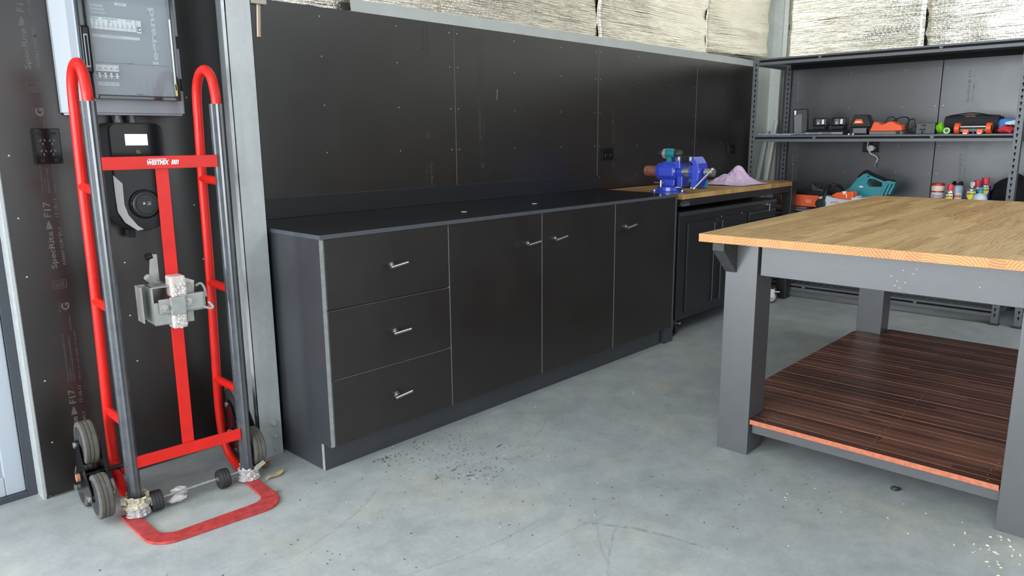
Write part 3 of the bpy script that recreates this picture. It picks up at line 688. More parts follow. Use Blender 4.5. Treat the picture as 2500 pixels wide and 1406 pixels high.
a, c = at3(217, 84), at3(342, 100); bb = B(); bb.box(wx0+.033, c.x, YB1-.0045, YB1-.003, at3(280, 94).z, at3(280, 87).z); lb = obj('circuit_strip', bb, LABW, sb)
text('label_text', 'MAIN SWITCH', (wx0+.036, YB1-.0052, at3(280, 92).z), Xv, Zv, .032, .003, INK, lb); text('label_text', 'HOT WATER SYSTEM', (wx0+.085, YB1-.0052, at3(280, 91.5).z), Xv, Zv, .045, .003, INK, lb)
# lower row: four black and white breakers
zt, zb = at3(260, 159).z, at3(260, 192).z; xr = at3(288, 175).x; pw = (xr-xl)/4.3
for i in range(4):
    x = xr-(i+1)*pw; bb = B(); bb.box(x+.0003, x+pw-.0003, YB1-.016, YB1-.003, zb, zt, .001); br = obj('breaker', bb, WHITE, sb)
    bb = B(); bb.box(x+.0008, x+pw-.0008, YB1-.0168, YB1-.0158, zb+.002, zb+(zt-zb)*.52); obj('breaker_recess', bb, HOLE, br)
    bb = B(); bb.box(x+pw*.3, x+pw*.62, YB1-.023, YB1-.0165, zb+.001, zb+(zt-zb)*.42, .001); bb.box(x+.001, x+pw-.001, YB1-.018, YB1-.0168, zb+.006, zb+.009); obj('toggle', bb, WHITE, br)
    bb = B(); bb.box(x+pw*.55, x+pw*.78, YB1-.0168, YB1-.0158, zt-.014, zt-.009); obj('status_mark', bb, GREYP, br)
bb = B(); bb.box(wx0+.033, xr, YB1-.0045, YB1-.003, at3(260, 209).z, at3(260, 200).z); lb = obj('circuit_strip', bb, LABW, sb)
for i, tx in enumerate(('L1', 'P1', 'P2', 'PUMP')): text('label_text', tx, (xr-(4-i)*pw+.003, YB1-.0052, at3(260, 206).z), Xv, Zv, .008, .004, INK, lb)
b = B(); b.box(wx0+.03, wx1-.02, YB1-.0045, YB1-.0028, 1.4500, 1.4515); b.box(-1.62, -1.600, YB1-.006, YB1-.004, 1.450, 1.4535); b.box(-1.60, -1.58, YB1-.006, YB1-.004, wz0+.018, wz0+.0215)
obj('fascia_seam', b, HOLE, sb)
b = B()
for i in range(9):
    for z0_, z1_ in ((1.485, 1.505), (1.345, 1.355), (1.37, 1.41)):
        if z0_ > 1.36 and z0_ < 1.4 and i < 3: continue
        if z0_ > 1.45 and i < 6: continue
        b.box(-1.665+i*.02, -1.6645+i*.02, YB1-.0038, YB1-.003, z0_, z1_)
obj('fascia_marks', b, mat('fascia_line', (.10, .12, .13), .5), sb)
# white vertical cut-out lettering film behind the cover, at right
pa, pb = at3(385, 158), at3(372, 20)
text('brand_text', 'legrand', (pa.x+.010, YB1-.0046, pa.z), Zv, -Xv, pb.z-pa.z, .026, mat('ghost_lettering', (.42, .46, .47), .5), sb, bold=.03)
b = B(); b.box(wx1-.019, wx1-.014, YC_-.001, YC_+.001, 1.37, 1.60); obj('cover_painted_glint', b, WHITE, sb)  # white strip painted on as a glint along the cover edge
b = B(); b.box(wx1-.018, wx1-.012, YC_-.001, YC_+.002, 1.352, 1.39); obj('seal_tag', b, mat('seal_yellow', (.7, .6, .2), .5), sb)

# conduits down to the charger
for dx in (-1.640, -1.595):
    b = B(); b.cyl((dx, YL-.045, 1.255), (dx, YL-.045, 1.292), .0105, 16); b.cyl((dx, YL-.045, 1.262), (dx, YL-.045, 1.274), .0135, 6)
    setp(obj('cable_conduit', b, GREYP, loc=(dx, YL-.045, 1.255)), 'short grey conduit gland, the left one under the switchboard' if dx < -1.62 else 'short grey conduit gland, the right one under the switchboard', 'conduit', 'conduit glands between switchboard and charger')

# ==================================================================== wall charger
ec = thing('wall_charger', 'black wall-mounted vehicle charger with lit screen and round socket', 'charger', (-1.61, YL, 0.90))
yF = -0.172
def rrect(x0, x1, z0, z1, rt, rb, n=8):
    pts = []
    for cx, cz, r, a0 in ((x1-rt, z1-rt, rt, 0), (x0+rt, z1-rt, rt, PI/2), (x0+rb, z0+rb, rb, PI), (x1-rb, z0+rb, rb, 1.5*PI)):
        for k in range(n+1): a = a0+k/n*PI/2; pts.append((cx+r*math.cos(a), cz+r*math.sin(a)))
    return pts
cx0, cx1, cz0, cz1 = -1.700, -1.523, 0.897, 1.262
o_ = rrect(cx0, cx1, cz0, cz1, .026, .087)
b = B(); b.prism([(x, YL-.001, z) for x, z in o_], (0, yF+.012-YL, 0)); obj('body', b, BLK, ec)
o2 = rrect(cx0+.003, cx1-.003, cz0+.003, cz1-.003, .024, .084)
b = B(); b.prism([(x, yF+.0115, z) for x, z in o2], (0, -.0115, 0), bev=.003); obj('front_panel', b, BLKG, ec)
b = B(); b.box(-1.6505, -1.5790, yF-.0012, yF-.0004, 1.188, 1.2245)
scn = obj('screen', b, mat('lit_screen', (.1, .1, .1), .3, emit=(0.80, 0.95, 1.0), es=1.6), ec)
SCI = mat('screen_ink', (0.15, 0.30, 0.28), .5)
b = B()
for k in range(6):
    a = k*PI/3; a2 = a+PI/3; b.tube([(-1.6145+.0066*math.cos(a), yF-.0014, 1.2105+.0066*math.sin(a)), (-1.6145+.0066*math.cos(a2), yF-.0014, 1.2105+.0066*math.sin(a2))], .0005, 6)
obj('screen_icon', b, SCI, scn); text('screen_text', '2', (-1.6158, yF-.0014, 1.2085), Xv, Zv, .0026, .0045, SCI, scn)
text('screen_text', 'Locked. Swipe card to start', (-1.638, yF-.0014, 1.1925), Xv, Zv, .047, .0035, SCI, scn)
b = B(); p0 = Vector((-1.612, yF-.001, 1.166)); GOLD = mat('gold_icon', (.55, .38, .08), .4)
for q in (((-.005, -.004), (.005, -.004)), ((-.005, -.004), (-.005, .005)), ((-.005, .005), (.001, .005)), ((.005, -.004), (.005, .001)), ((0, .005), (0, .0)), ((0, 0), (.005, 0))): b.tube([p0+Vector((q[0][0], 0, q[0][1])), p0+Vector((q[1][0], 0, q[1][1]))], .0007, 6)
obj('card_icon', b, GOLD, ec)
# brushed silver blade down the left edge
pts = [at(*p, 'y', yF-.0022) for p in ((276, 428), (299, 448), (304, 500), (314, 525), (337, 551), (352, 560), (336, 563), (306, 544), (288, 518), (282, 480))]
b = B(); b.prism([(p.x, yF-.0003, p.z) for p in pts], (0, -.003, 0), bev=.0006); obj('silver_trim', b, mat('brushed_trim', (.42, .42, .41), .35, metal=.8), ec)
b = B(); c0 = at(355, 498, 'y', yF-.005); Mx = Matrix.Translation((c0.x, yF+.002, c0.z)) @ Matrix.Rotation(PI/2, 4, 'X')
b.lathe([(.050, 0), (.050, .010), (.047, .013), (.045, .010)], Mx, 40); obj('socket_ring', b, BLKG, ec)
b = B(); b.lathe([(.0435, 0), (.0435, .013), (.040, .017), (.001, .018)], Mx, 40); cap = obj('socket_cover', b, mat('matt_black_cover', (.020, .020, .021), .4), ec)
b = B(); b.tube([(c0.x+.034*math.cos(a*PI/20), yF-.0155, c0.z+.034*math.sin(a*PI/20)) for a in range(41)], .0009, 6, caps=False); obj('cover_groove', b, BLKG, cap)
text('cover_mark', 'CE', (c0.x+.003, yF-.0165, c0.z+.001), Xv, Zv, .011, .007, LABW, cap)
b = B(); b.prism([(c0.x-.013, yF-.0164, c0.z), (c0.x-.003, yF-.0164, c0.z), (c0.x-.008, yF-.0164, c0.z+.009)], (0, -.0005, 0)); b.box(c0.x+.003, c0.x+.014, yF-.0168, yF-.0163, c0.z-.0025, c0.z-.0008); obj('cover_mark', b, LABW, cap)
b = B(); b.box(-1.6515, -1.6485, YL-.05, YL-.02, .878, .90, .001); b.box(-1.648, -1.628, YL-.05, YL-.02, .872, .90, .002); obj('lower_bracket', b, BLK, ec)

# ==================================================================== hanging rod by the column
t = thing('drop_bolt', 'brass-toned steel drop bolt in a bracket beside the column top', 'bolt', (-1.205, -.30, 1.56))
b = B(); p0, p1 = at(631, 91, 'y', -.30), at(631.5, 5, 'y', -.30); b.cyl((p0.x, -.30, p0.z), (p1.x, -.30, p1.z+.05), .0098, 16); obj('rod', b, mat('dull_brass_steel', (.38, .31, .24), .35, metal=.8), t)
b = B(); b.box(-1.2385, -1.180, -.318, -.285, 1.668, 1.72, .003); b.mi = 1; b.cyl((-1.205, -.3188, 1.687), (-1.205, -.3175, 1.687), .004, 10); obj('bracket', b, [mat('dull_zinc', (.40, .37, .30), .4, metal=.6), HOLE], t)
# ==================================================================== hand truck
HT = thing('hand_truck', 'red tubular stair-climbing hand truck standing against the dark wall', 'hand truck', (-1.825, -0.409, 0), math.radians(-4.13))
W_ = 0.374
def smooth(pts, n=6):
    P = [Vector(p) for p in pts]; out = []
    for i in range(len(P)-1):
        p0, p1, p2, p3 = P[max(i-1, 0)], P[i], P[i+1], P[min(i+2, len(P)-1)]
        for k in range(n):
            t = k/n; out.append(0.5*((2*p1)+(p2-p0)*t+(2*p0-5*p1+4*p2-p3)*t*t+(3*p1-p0-3*p2+p3)*t**3))
    out.append(P[-1]); return out
def side(x0, name, dz=0):
    prof = [(0.0, 1.317), (0.003, 1.350), (0.024, 1.402), (0.068, 1.430), (0.118, 1.420), (0.152, 1.385), (0.165, 1.335), (0.170, 1.26), (0.182, 1.06), (0.192, 0.72), (0.222, 0.295), (0.224, 0.19), (0.212, 0.11), (0.170, 0.055), (0.100, 0.026), (0.03, 0.020)]
    b = B(); b.tube(smooth([(x0, y, z) for y, z in prof], 5), 0.0158, 14); return obj('side_tube', b, RED, HT, local=True)
for x0 in (0.0, W_):
    side(x0, '')
    # grooved glide rail: U-shaped plastic extrusion on the front leg
    b = B(); w = .0195; n = 9; pts = []
    for k in range(n+1):
        a = PI + k/n*PI; r = w*(1.0 if k % 2 == 0 else .90); pts.append((x0+r*math.cos(a), .003+r*1.0*math.sin(a), 0))
    pts = [(x0-w, .018, 0)]+pts+[(x0+w, .018, 0)]
    lo = [(x, y, 0.018) for x, y, _ in pts]; b.prism([(x, y-.003, 0.018) for x, y, _ in pts], (0, 0.0, 1.300)); obj('glide_rail', b, RAILM, HT, local=True)
def htbox(name, mt, *a, **k):
    b = B(); b.box(*a, **k); return obj(name, b, mt, HT, local=True)
tb = htbox('crossbar', RED, .012, W_-.018, -.016, -.010, 1.117, 1.156, .0012)
tp = Matrix.Translation(HT.location) @ Matrix.Rotation(HT.rotation_euler.z, 4, 'Z')
xdv = (tp.to_3x3() @ Xv); o0 = tp @ Vector((.135, -.0165, 1.129))
WTXT = mat('white_decal', (.75, .73, .74), .5)
text('decal_text', 'WESTMIX', o0, xdv, (Zv+xdv*.22), .066, .015, WTXT, tb, bold=.055); o0 = tp @ Vector((.209, -.0165, 1.129)); text('decal_text', 'III!', o0, xdv, (Zv+xdv*.22), .022, .015, WTXT, tb, bold=.05)
b = B(); b.box(.142, .196, -.0168, -.0162, 1.1455, 1.1475); obj('decal_bar', b, WTXT, tb, local=True)
# centre flat bar, upright behind crossbars
b = B(); b.prism([(.165, -.004, 1.120), (.203, -.004, 1.120), (.199, -.004, .185), (.161, -.004, .185)], (0, .005, 0), bev=.0008); cb = obj('centre_bar', b, RED, HT, local=True)
b = B(); b.box(.010, W_-.018, -.012, -.004, .166, .205, .0012); obj('crossbar', b, RED, HT, local=True)
b = B(); b.tube([(0, .02, .125), (0, .20, .118)], .009, 10); obj('rung', b, RED, HT, local=True)
for x0, zz in ((0.0, ((1.063, 1.053), (.690, .690), (.305, .318))), (W_, ((1.072, 1.067), (.700, .700), (.330, .337)))):
    for i, (za, zb_) in enumerate(zz):
        b = B(); y1 = (.178, .190, .216)[i]; b.tube([(x0, y1, za), (x0, .013, zb_)], .0145, 12); obj('rung', b, RED, HT, local=True)
        b = B(); b.ball((x0, y1-.016, za+.012), .004, 8); obj('weld_bead', b, RED, HT, local=True)
# toe plate: bent flat bar lying on the floor
def toe_outline():
    outer, inner = [], []
    def arc(cx, cy, r, a0, a1, n=10): return [(cx+r*math.cos(a0+(a1-a0)*k/n), cy+r*math.sin(a0+(a1-a0)*k/n)) for k in range(n+1)]
    outer = [(-.046, .018)] + arc(.045, -.178, .080, PI*1.02, PI*1.5) + arc(.315, -.186, .080, -PI/2, .03) + [(W_+.023, .03)]
    inner = [(W_-.020, .03)] + arc(.300, -.152, .048, 0.0, -PI/2) + arc(.062, -.152, .052, PI*1.5, PI*1.0) + [(.000, .018)]
    return outer+inner
b = B(); b.prism([(x, y, .0005) for x, y in toe_outline()], (0, 0, .0085), bev=.0015); obj('toe_plate', b, REDW, HT, local=True)
# small rollers and their axle between the rails
b = B(); b.tube([(.0, -.004, .040), (.05, -.006, .040), (.29, .004, .040), (.375, .002, .040)], .0055, 10); obj('roller_axle', b, mat('scuffed_axle', (.30, .30, .32), .45, metal=.6, var=.3, vscale=90), HT, local=True)
def wheel_prof(r, w): return [(r*.30, -w/2-.002), (r*.34, -w/2), (r*.78, -w/2), (r*.80, -w/2-.001), (r*.95, -w/2), (r, -w/2+.004), (r, -w*.2), (r*.97, -w*.17), (r*.97, -w*.10), (r, -w*.07), (r, w*.07), (r*.97, w*.10), (r*.97, w*.17), (r, w*.2), (r, w/2-.004), (r*.95, w/2), (r*.80, w/2+.001), (r*.78, w/2), (r*.34, w/2), (r*.30, w/2+.002)]
RX = Matrix.Rotation(PI/2, 4, 'Y')
for x in (.059, .286):
    b = B(); b.lathe(wheel_prof(.0340, .034), Matrix.Translation((x, -.003 if x < .1 else .003, .0345)) @ RX, 32); wv = obj('roller_wheel', b, RUBB, HT, local=True)
    b = B(); b.lathe([(.0075, -.021), (.0075, .021)], Matrix.Translation((x, -.003 if x < .1 else .003, .0345)) @ RX, 10); obj('hub', b, STEEL, wv, local=True)
b = B(); b.cyl((-.10, .128, .133), (W_+.055, .128, .133), .008, 12); obj('main_axle', b, STEELB, HT, local=True)
# tri-wheel clusters
def cluster(xc, wx, wc, yc, zc, ph, r=.072, out=-1):
    R1 = .107
    hub = B(); t = .0045
    def spider(x):
        pts = []
        for k in range(3):
            a = ph + k*2*PI/3
            for da, rr in ((-.20, R1+.004), (0, R1+.017), (.20, R1+.004), (.42, .078), (.62, .066), (PI/3, .060), (2*PI/3-.62, .066), (2*PI/3-.42, .078)):
                pts.append((x, yc+rr*math.cos(a+da), zc+rr*math.sin(a+da)))
        hub.prism(pts, (t, 0, 0), bev=.001)
    spider(xc-.031); spider(xc+.029)
    hub.cyl((xc-.036, yc, zc), (xc+.04, yc, zc), .017, 16)
    h = obj('wheel_spider', hub, BLKG, HT, local=True)
    b = B(); b.cyl((xc-.046, yc, zc), (xc-.036, yc, zc), .013, 14); obj('axle_cap', b, mat('rusty_cap', (.38, .16, .09), .7), h, local=True)
    for k in range(3):
        a = ph + k*2*PI/3; p = Vector((xc, yc+R1*math.cos(a), zc+R1*math.sin(a)))
        b = B(); b.lathe(wheel_prof(r, .042), Matrix.Translation(p) @ RX, 40)
        for f in b.bm.faces:
            c = f.calc_center_median(); rr = math.hypot(c.y-p.y, c.z-p.z); f.material_index = 1 if rr < r*.79 else 0
        wv = obj('wheel', b, [RUBBER, RUBB], HT, local=True)
        b = B(); b.cyl((xc-.036, p.y, p.z), (xc+.036, p.y, p.z), .007, 10); b.cyl((xc-.039, p.y, p.z), (xc-.034, p.y, p.z), .0105, 6); obj('hub', b, STEEL, wv, local=True)
cluster(-.090, 0, 0, .125, .134, math.radians(82))
cluster(W_+.045, 0, 0, .150, .134, math.radians(78))
# torn packing tape at the rail feet
def wrap(x0, y0, z0, rad, h, mt, seed, flare=.25, nm='torn_packaging'):
    b = B(); n, mz = 36, 10; rows = []
    for j in range(mz+1):
        row = []
        for k in range(n):
            a = 2*PI*k/n; nn = noise.noise(Vector((math.cos(a)*3.3+seed, math.sin(a)*3.3, j*.6+seed)))
            rr = rad*(1+.35*nn+flare*(abs(j/mz-.55)*1.2)**1.2); zz = z0+h*j/mz + (.018*noise.noise(Vector((a*2.2, seed, 0))) if j == mz else 0) + .004*nn
            row.append(b.bm.verts.new((x0+rr*math.cos(a), y0+rr*math.sin(a)*.9, max(zz, .010))))
        rows.append(row)
    for j in range(mz):
        for k in range(n): b.bm.faces.new((rows[j][k], rows[j][(k+1) % n], rows[j+1][(k+1) % n], rows[j+1][k]))
    return obj(nm, b, mt, HT, local=True)
wrap(.002, -.008, .010, .031, .036, PFILM, 4.2); wrap(.0, -.004, .038, .030, .040, TAPE, 1.7, .6)
b = B(); b.tube([(.026, -.005, .045), (.05, -.012, .05), (.04, -.02, .03)], [.014, .010, .004], 8); b.prism([(-.035, -.02, .055), (-.050, -.01, .060), (-.045, .0, .075), (-.025, .0, .07)], (0, .002, 0)); b.prism([(.02, -.02, .06), (.036, -.02, .085), (.04, -.012, .062)], (0, .002, 0)); obj('torn_packaging', b, TAPE, HT, local=True)
wrap(W_, -.006, .010, .031, .044, PFILM, 8.2); b = B(); b.prism([(W_+.018, -.02, .050), (W_+.05, -.02, .066), (W_+.062, -.015, .052), (W_+.03, -.02, .036)], (0, .003, 0)); obj('torn_packaging', b, TAPE, HT, local=True)
b = B(); lumpy(b, (.135, .004, .038), .030, .012, .016, 6.1, 16); lumpy(b, (.125, -.012, .022), .028, .014, .012, 9.1, 14)
for f in b.bm.faces: f.smooth = False
obj('torn_film', b, PFILM, HT, local=True)
# steel clamp bolted around the centre bar with bubble wrap
ck = B(); ck.box(.103, .108, -.040, .030, .632, .752, .001); ck.box(.103, .225, .026, .030, .632, .752, .001); ck.box(.103, .2, -.040, -.036, .632, .668, .001); ck.box(.103, .225, -.044, .03, .748, .752, .001); ck.box(.205, .226, -.04, -.036, .625, .752, .001)
ck.box(.103, .165, -.043, -.039, .628, .702, .004); clamp = obj('clamp_bracket', ck, ZINC, HT, local=True)
b = B(); b.box(.103-.028, .103-.0245, -.034, .026, .640, .755, .001); b.box(.076, .104, .020, .024, .640, .755, .001); obj('inner_plate', b, ZINC, clamp, local=True)
b = B(); b.box(.119, .160, -.050, -.046, .664, .712, .003); b.box(.152, .198, -.062, -.046, .658, .716, .003); b.box(.195, .262, -.050, -.046, .662, .720, .006); obj('strap_plate', b, ZINC, clamp, local=True)
for x, z in ((.134, .684), (.211, .694)):
    b = B(); Mx = Matrix.Translation((x, -.050, z)) @ Matrix.Rotation(PI/2, 4, 'X'); b.lathe([(.0115, 0), (.0115, .002)], Mx, 16); b.lathe([(.0085, .002), (.0085, .010)], Mx, 6, smooth=False); b.lathe([(.005, .010), (.005, .017), (.003, .018)], Mx, 12); obj('bolt', b, STEEL, clamp, local=True)
b = B(); b.tube(smooth([(.246, -.02, .735), (.262, -.02, .742), (.270, -.03, .728), (.268, -.044, .70)], 4), .0045, 8); obj('bent_pin', b, ZINC, clamp, local=True); b = B(); b.tube(smooth([(.252, -.055, .672), (.275, -.06, .662), (.282, -.058, .668), (.272, -.05, .684)], 4), .0045, 8); obj('bent_pin', b, ZINC, clamp, local=True); b = B(); b.tube([(.100, -.02, .785), (.12, -.01, .765), (.15, .02, .75)], .010, 10); obj('bent_pin', b, ZINC, clamp, local=True)
b = B(); b.prism([(.118, .022, .750), (.150, .022, .750), (.150, .022, .846), (.137, .022, .848), (.128, .022, .835)], (0, .003, 0)); obj('tongue_plate', b, ZINC, clamp, local=True)
b = B(); b.cyl((.118, .030, .838), (.136, .030, .842), .011, 14); obj('knob', b, BLKG, clamp, local=True)
for (x0, x1, z0, z1, sd_) in ((.158, .205, .714, .782, 1), (.155, .200, .612, .660, 2)):
    b = B(); b.box(x0, x1, -.058, -.002, z0, z1, .008)
    for k in range(26):
        random.seed(sd_*100+k); b.ball((random.uniform(x0+.004, x1-.004), -.058, random.uniform(z0+.003, min(z1, z0+.045))), .0052, 8, (1, .7, 1))
    if sd_ == 1: b.prism([(.19, -.05, .716), (.236, -.03, .718), (.240, -.03, .756), (.205, -.02, .772)], (0, .004, 0))
    obj('bubble_wrap', b, BWRAP, clamp, local=True)

# ==================================================================== steel workbench
wbn = thing('steel_workbench', 'black steel workbench with golden timber top against the long wall', 'workbench', (1.99, -0.32, 0))
BZ, BT = 0.8718, 0.0290; bx0, bx1, by0, by1 = 1.192, 2.814, -0.621, -0.03
b = B(); b.box(bx0, bx1, by0+.0, by1, BZ-BT, BZ, .0015); b.box(bx0, bx1, by0, by1, BZ-BT, BZ); b.bm.clear()
b.prism([(bx0, by0, BZ-BT), (2.722, by0, BZ-BT), (2.722, by0+.05, BZ-BT), (bx1, by0+.05, BZ-BT), (bx1, by1, BZ-BT), (bx0, by1, BZ-BT)], (0, 0, BT), bev=.001); obj('timber_top', b, BWOOD, wbn)
b = B(); b.box(bx0, 2.722, by0+.004, by0+.04, .800, BZ-BT-.001, .002); b.box(bx0, bx1, by1-.04, by1, .800, BZ-BT-.001); fr = obj('apron', b, STEELB, wbn)
for i, (x0, x1, y0, y1) in enumerate(((2.722, 2.812, by0, by0+.07), (2.722, 2.812, by1-.09, by1), (1.196, 1.25, by0+.12, by0+.2), (1.196, 1.25, by1-.09, by1))):
    b = B(); b.box(x0, x1, y0, y1, 0.0, (BZ-.001 if i == 0 else BZ-BT-.001), .003); obj('leg', b, STEELB, wbn)
o0 = at(1662, 503, 'y', by0+.0035); LG = mat('logo_grey', (.12, .12, .13), .5)
b = B(); q = [at(u, v, 'y', by0+.0035) for u, v in ((1659, 503), (1664.5, 492.5), (1667, 503), (1665.5, 503), (1663.8, 496), (1660.5, 503))]; b.prism([(p.x, by0+.0035, p.z) for p in q], (0, -.0006, 0)); obj('logo_mark', b, LG, fr)
a = at(1668, 498.5, 'y', by0+.0033); text('logo_text', 'PINNACLE', a, Xv, Zv, .072, .020, LG, fr); b = B(); a = at(1668, 501.5, 'y', by0+.0033); b.box(a.x, a.x+.07, by0+.0028, by0+.0033, a.z-.003, a.z+.006); obj('logo_bar', b, LG, fr)
# rolling tool cabinet under the bench
tc_ = thing('tool_cabinet', 'black steel tool cabinet on castors rolled under the timber-topped bench', 'tool cabinet', (1.87, -0.4, 0))
ty = -.598; tx0, tx1, tz0, tz1 = 1.205, 2.525, .113, .766
b = B(); b.box(tx0, tx1, ty, -.10, tz0, tz1, .010, 3); bod = obj('body', b, STEELB, tc_)
b = B(); b.box(tx0+.008, tx1-.008, ty-.006, ty+.03, .736, .764, .008, 3); obj('top_lip', b, mat('worn_powdercoat', (.035, .035, .038), .35), tc_)
PC = STEELB
def tdoor(x0, x1, z0, z1, nm, hs=None):
    b = B(); b.box(x0, x1, ty-.012, ty-.001, z0, z1, .003); d = obj(nm, b, PC, tc_)
    if hs: 
        b = B(); b.box(hs[0], hs[1], ty-.0128, ty-.0118, z0+.03, z1-.03, .0002); obj('grip_recess', b, HOLE, d)
        b = B(); b.box(hs[1], hs[1]+.014, ty-.020, ty-.0115, z0+.02, z1-.02, .003); obj('grip_edge', b, mat('worn_powdercoat', (.035, .035, .038), .35), d)
    return d
tdoor(1.290, 1.626, .150, .695, 'door', (1.575, 1.600)); tdoor(1.640, 2.045, .150, .700, 'door', (1.652, 1.700))
for k, (z0, z1) in enumerate(((.640, .700), (.535, .632), (.40, .527), (.27, .392), (.15, .262))):
    d = tdoor(2.085, 2.495, z0, z1, 'drawer'); b = B(); b.box(2.10, 2.48, ty-.020, ty-.011, z1-.016, z1-.004, .003); obj('drawer_pull', b, mat('worn_powdercoat', (.035, .035, .038), .35), d)
b = B()
for x in (1.70, 1.975): b.ball((x, ty-.010, .704), .0035, 8)
obj('latch_pin', b, SCREW, tc_)
p = at(1873, 499, 'y', ty-.002); kk = B(); Mx = Matrix.Translation((p.x, ty-.001, p.z)) @ Matrix.Rotation(PI/2, 4, 'X'); kk.lathe([(.010, 0), (.010, .006), (.006, .008), (.006, .014)], Mx, 16); obj('lock', kk, STEEL, tc_)
kk = B(); kk.cyl((p.x+.006, ty-.022, p.z-.002), (p.x+.006, ty-.018, p.z-.002), .010, 14); kk.box(p.x-.002, p.x+.006, ty-.022, ty-.019, p.z-.045, p.z-.008, .0005); setp(obj('cabinet_key', kk, STEEL, loc=(p.x, ty-.02, p.z)), 'small steel key hanging in the tool cabinet lock', 'key')
def castor(x, y, yaw, wm_):
    r = .048; b = B(); b.box(-.035, .035, -.03, .03, .103, .109); b.box(-.022, -.018, -.034, .018, .045, .104); b.box(.018, .022, -.034, .018, .045, .104); b.box(-.012, .012, -.07, -.03, .082, .090, .002)
    Mt = Matrix.Translation((x, y, 0)) @ Matrix.Rotation(yaw, 4, 'Z')
    b.bm.transform(Mt); c = obj('castor', b, STEEL, tc_)
    b = B(); b.lathe([(.036, -.014), (.046, -.014), (r, -.010), (r, .010), (.046, .014), (.036, .014)], Mt @ Matrix.Translation((0, -.008, r)) @ RX, 32); obj('tyre', b, RUBB, c)
    b = B(); b.lathe([(.012, -.016), (.036, -.0145), (.036, .0145), (.012, .016)], Mt @ Matrix.Translation((0, -.008, r)) @ RX, 32); obj('wheel_rim', b, wm_, c)
for x, y, a, w_ in ((2.535, -.585, .42, LGREY), (1.262, -.52, .2, BLKG), (2.475, -.16, 0, LGREY), (1.262, -.16, 0, BLKG)): castor(x, y, a, w_)

# ==================================================================== bench vise
vs_ = thing('bench_vise', 'bright blue bench vise with steel screw bolted on the timber bench', 'vise', (1.33, -.45, BZ))
vx, vz = 1.33, .995
RYm = lambda y: Matrix.Translation((vx, y, vz)) @ Matrix.Rotation(PI/2, 4, 'X')     # +z of profile runs to -y
b = B(); b.lathe([(.092, 0), (.092, .006), (.075, .010), (.074, .030), (.066, .036), (.050, .038)], Matrix.Translation((vx, -.448, BZ+.0003)), 40)
for a in (.4, 2.5, 4.6): b.lathe([(.022, 0), (.022, .009)], Matrix.Translation((vx+.095*math.cos(a), -.448+.095*math.sin(a), BZ+.0003)), 16)
base = obj('swivel_base', b, VBLUE, vs_)
for a in (.4, 2.5, 4.6): b = B(); b.lathe([(.008, .009), (.008, .015)], Matrix.Translation((vx+.095*math.cos(a), -.448+.095*math.sin(a), BZ)), 6); obj('bolt', b, STEEL, base)
b = B(); b.prism([(vx-.030, -.395, BZ+.036), (vx-.030, -.495, BZ+.036), (vx-.030, -.500, .950), (vx-.030, -.405, .950)], (.06, 0, 0), bev=.006)
b.lathe([(.028, 0), (.050, .004), (.053, .018), (.053, .128), (.048, .136), (.048, .142)], RYm(-.372), 32)
b.box(vx-.055, vx-.045, -.50, -.40, .968, 1.022, .004); b.box(vx-.03, vx+.03, -.495, -.415, 1.040, 1.052, .004); obj('body', b, VBLUE, vs_)
b = B(); b.lathe([(.046, 0), (.046, .034)], RYm(-.518), 28)
b.prism([(vx-.062, -.515, 1.015), (vx-.062, -.513, 1.080), (vx-.062, -.535, 1.084), (vx-.062, -.547, 1.084), (vx-.062, -.552, 1.015)], (.124, 0, 0), bev=.004)
b.prism([(vx-.040, -.520, .970), (vx-.040, -.522, .908), (vx-.040, -.556, .908), (vx-.040, -.556, .970)], (.080, 0, 0), bev=.004); obj('fixed_jaw', b, VBLUE, vs_)
b = B(); b.lathe([(.042, 0), (.042, .07)], RYm(-.595), 28)
b.prism([(vx-.062, -.612, 1.060), (vx-.062, -.612, 1.082), (vx-.062, -.636, 1.084), (vx-.062, -.664, 1.046), (vx-.062, -.672, 1.020), (vx-.062, -.670, .950), (vx-.062, -.652, .905), (vx-.062, -.622, .905), (vx-.062, -.630, .960), (vx-.062, -.632, 1.046), (vx-.062, -.613, 1.056)], (.110, 0, 0), bev=.004); obj('sliding_jaw', b, VBLUE, vs_)
b = B()
for y0, y1 in ((-.556, -.5485), (-.612, -.604)): b.box(vx-.060, vx+.060, y0, y1, 1.050, 1.086, .001)
obj('jaw_insert', b, mat('dark_jaw', (.05, .045, .05), .5, metal=.5), vs_)
b = B()
for y0, y1 in ((-.548, -.536), (-.624, -.612)): b.box(vx-.0635, vx-.058, y0, y1, 1.062, 1.084, .001)
for y0, y1 in ((-.552, -.526), (-.650, -.624)): b.box(vx-.064, vx-.03, y0, y1, .9035, .9085, .001)
obj('bare_cast_edge', b, mat('cream_cast', (.68, .63, .50), .5), vs_)
b = B(); b.lathe([(.036, 0), (.036, .14)], RYm(-.50), 28); obj('guide_bar', b, STEEL, vs_)
b = B(); b.lathe([(.001, 0), (.012, .004), (.031, .006), (.031, .10)], RYm(-.275), 28); obj('rear_tube', b, RUST, vs_)
b = B(); b.lathe([(.022, 0), (.022, .046), (.024, .048), (.024, .056), (.014, .058)], RYm(-.682), 24); obj('screw_head', b, STEEL, vs_)
b = B(); q0, q1 = Vector((vx-.01, -.730, 1.012)), Vector((vx-.085, -.660, .905)); b.cyl(q0, q1, .0062, 12); b.ball(q0, .011, 12); b.ball(q1, .011, 12); obj('tommy_bar', b, STEEL, vs_)
b = B(); b.cyl((vx-.075, -.43, .930), (vx-.035, -.43, .930), .006, 12); b.cyl((vx-.072, -.385, .930), (vx-.072, -.445, .928), .0038, 10); b.cyl((vx-.078, -.435, .905), (vx-.078, -.435, .945), .0065, 12); obj('lock_lever', b, STEEL, vs_)
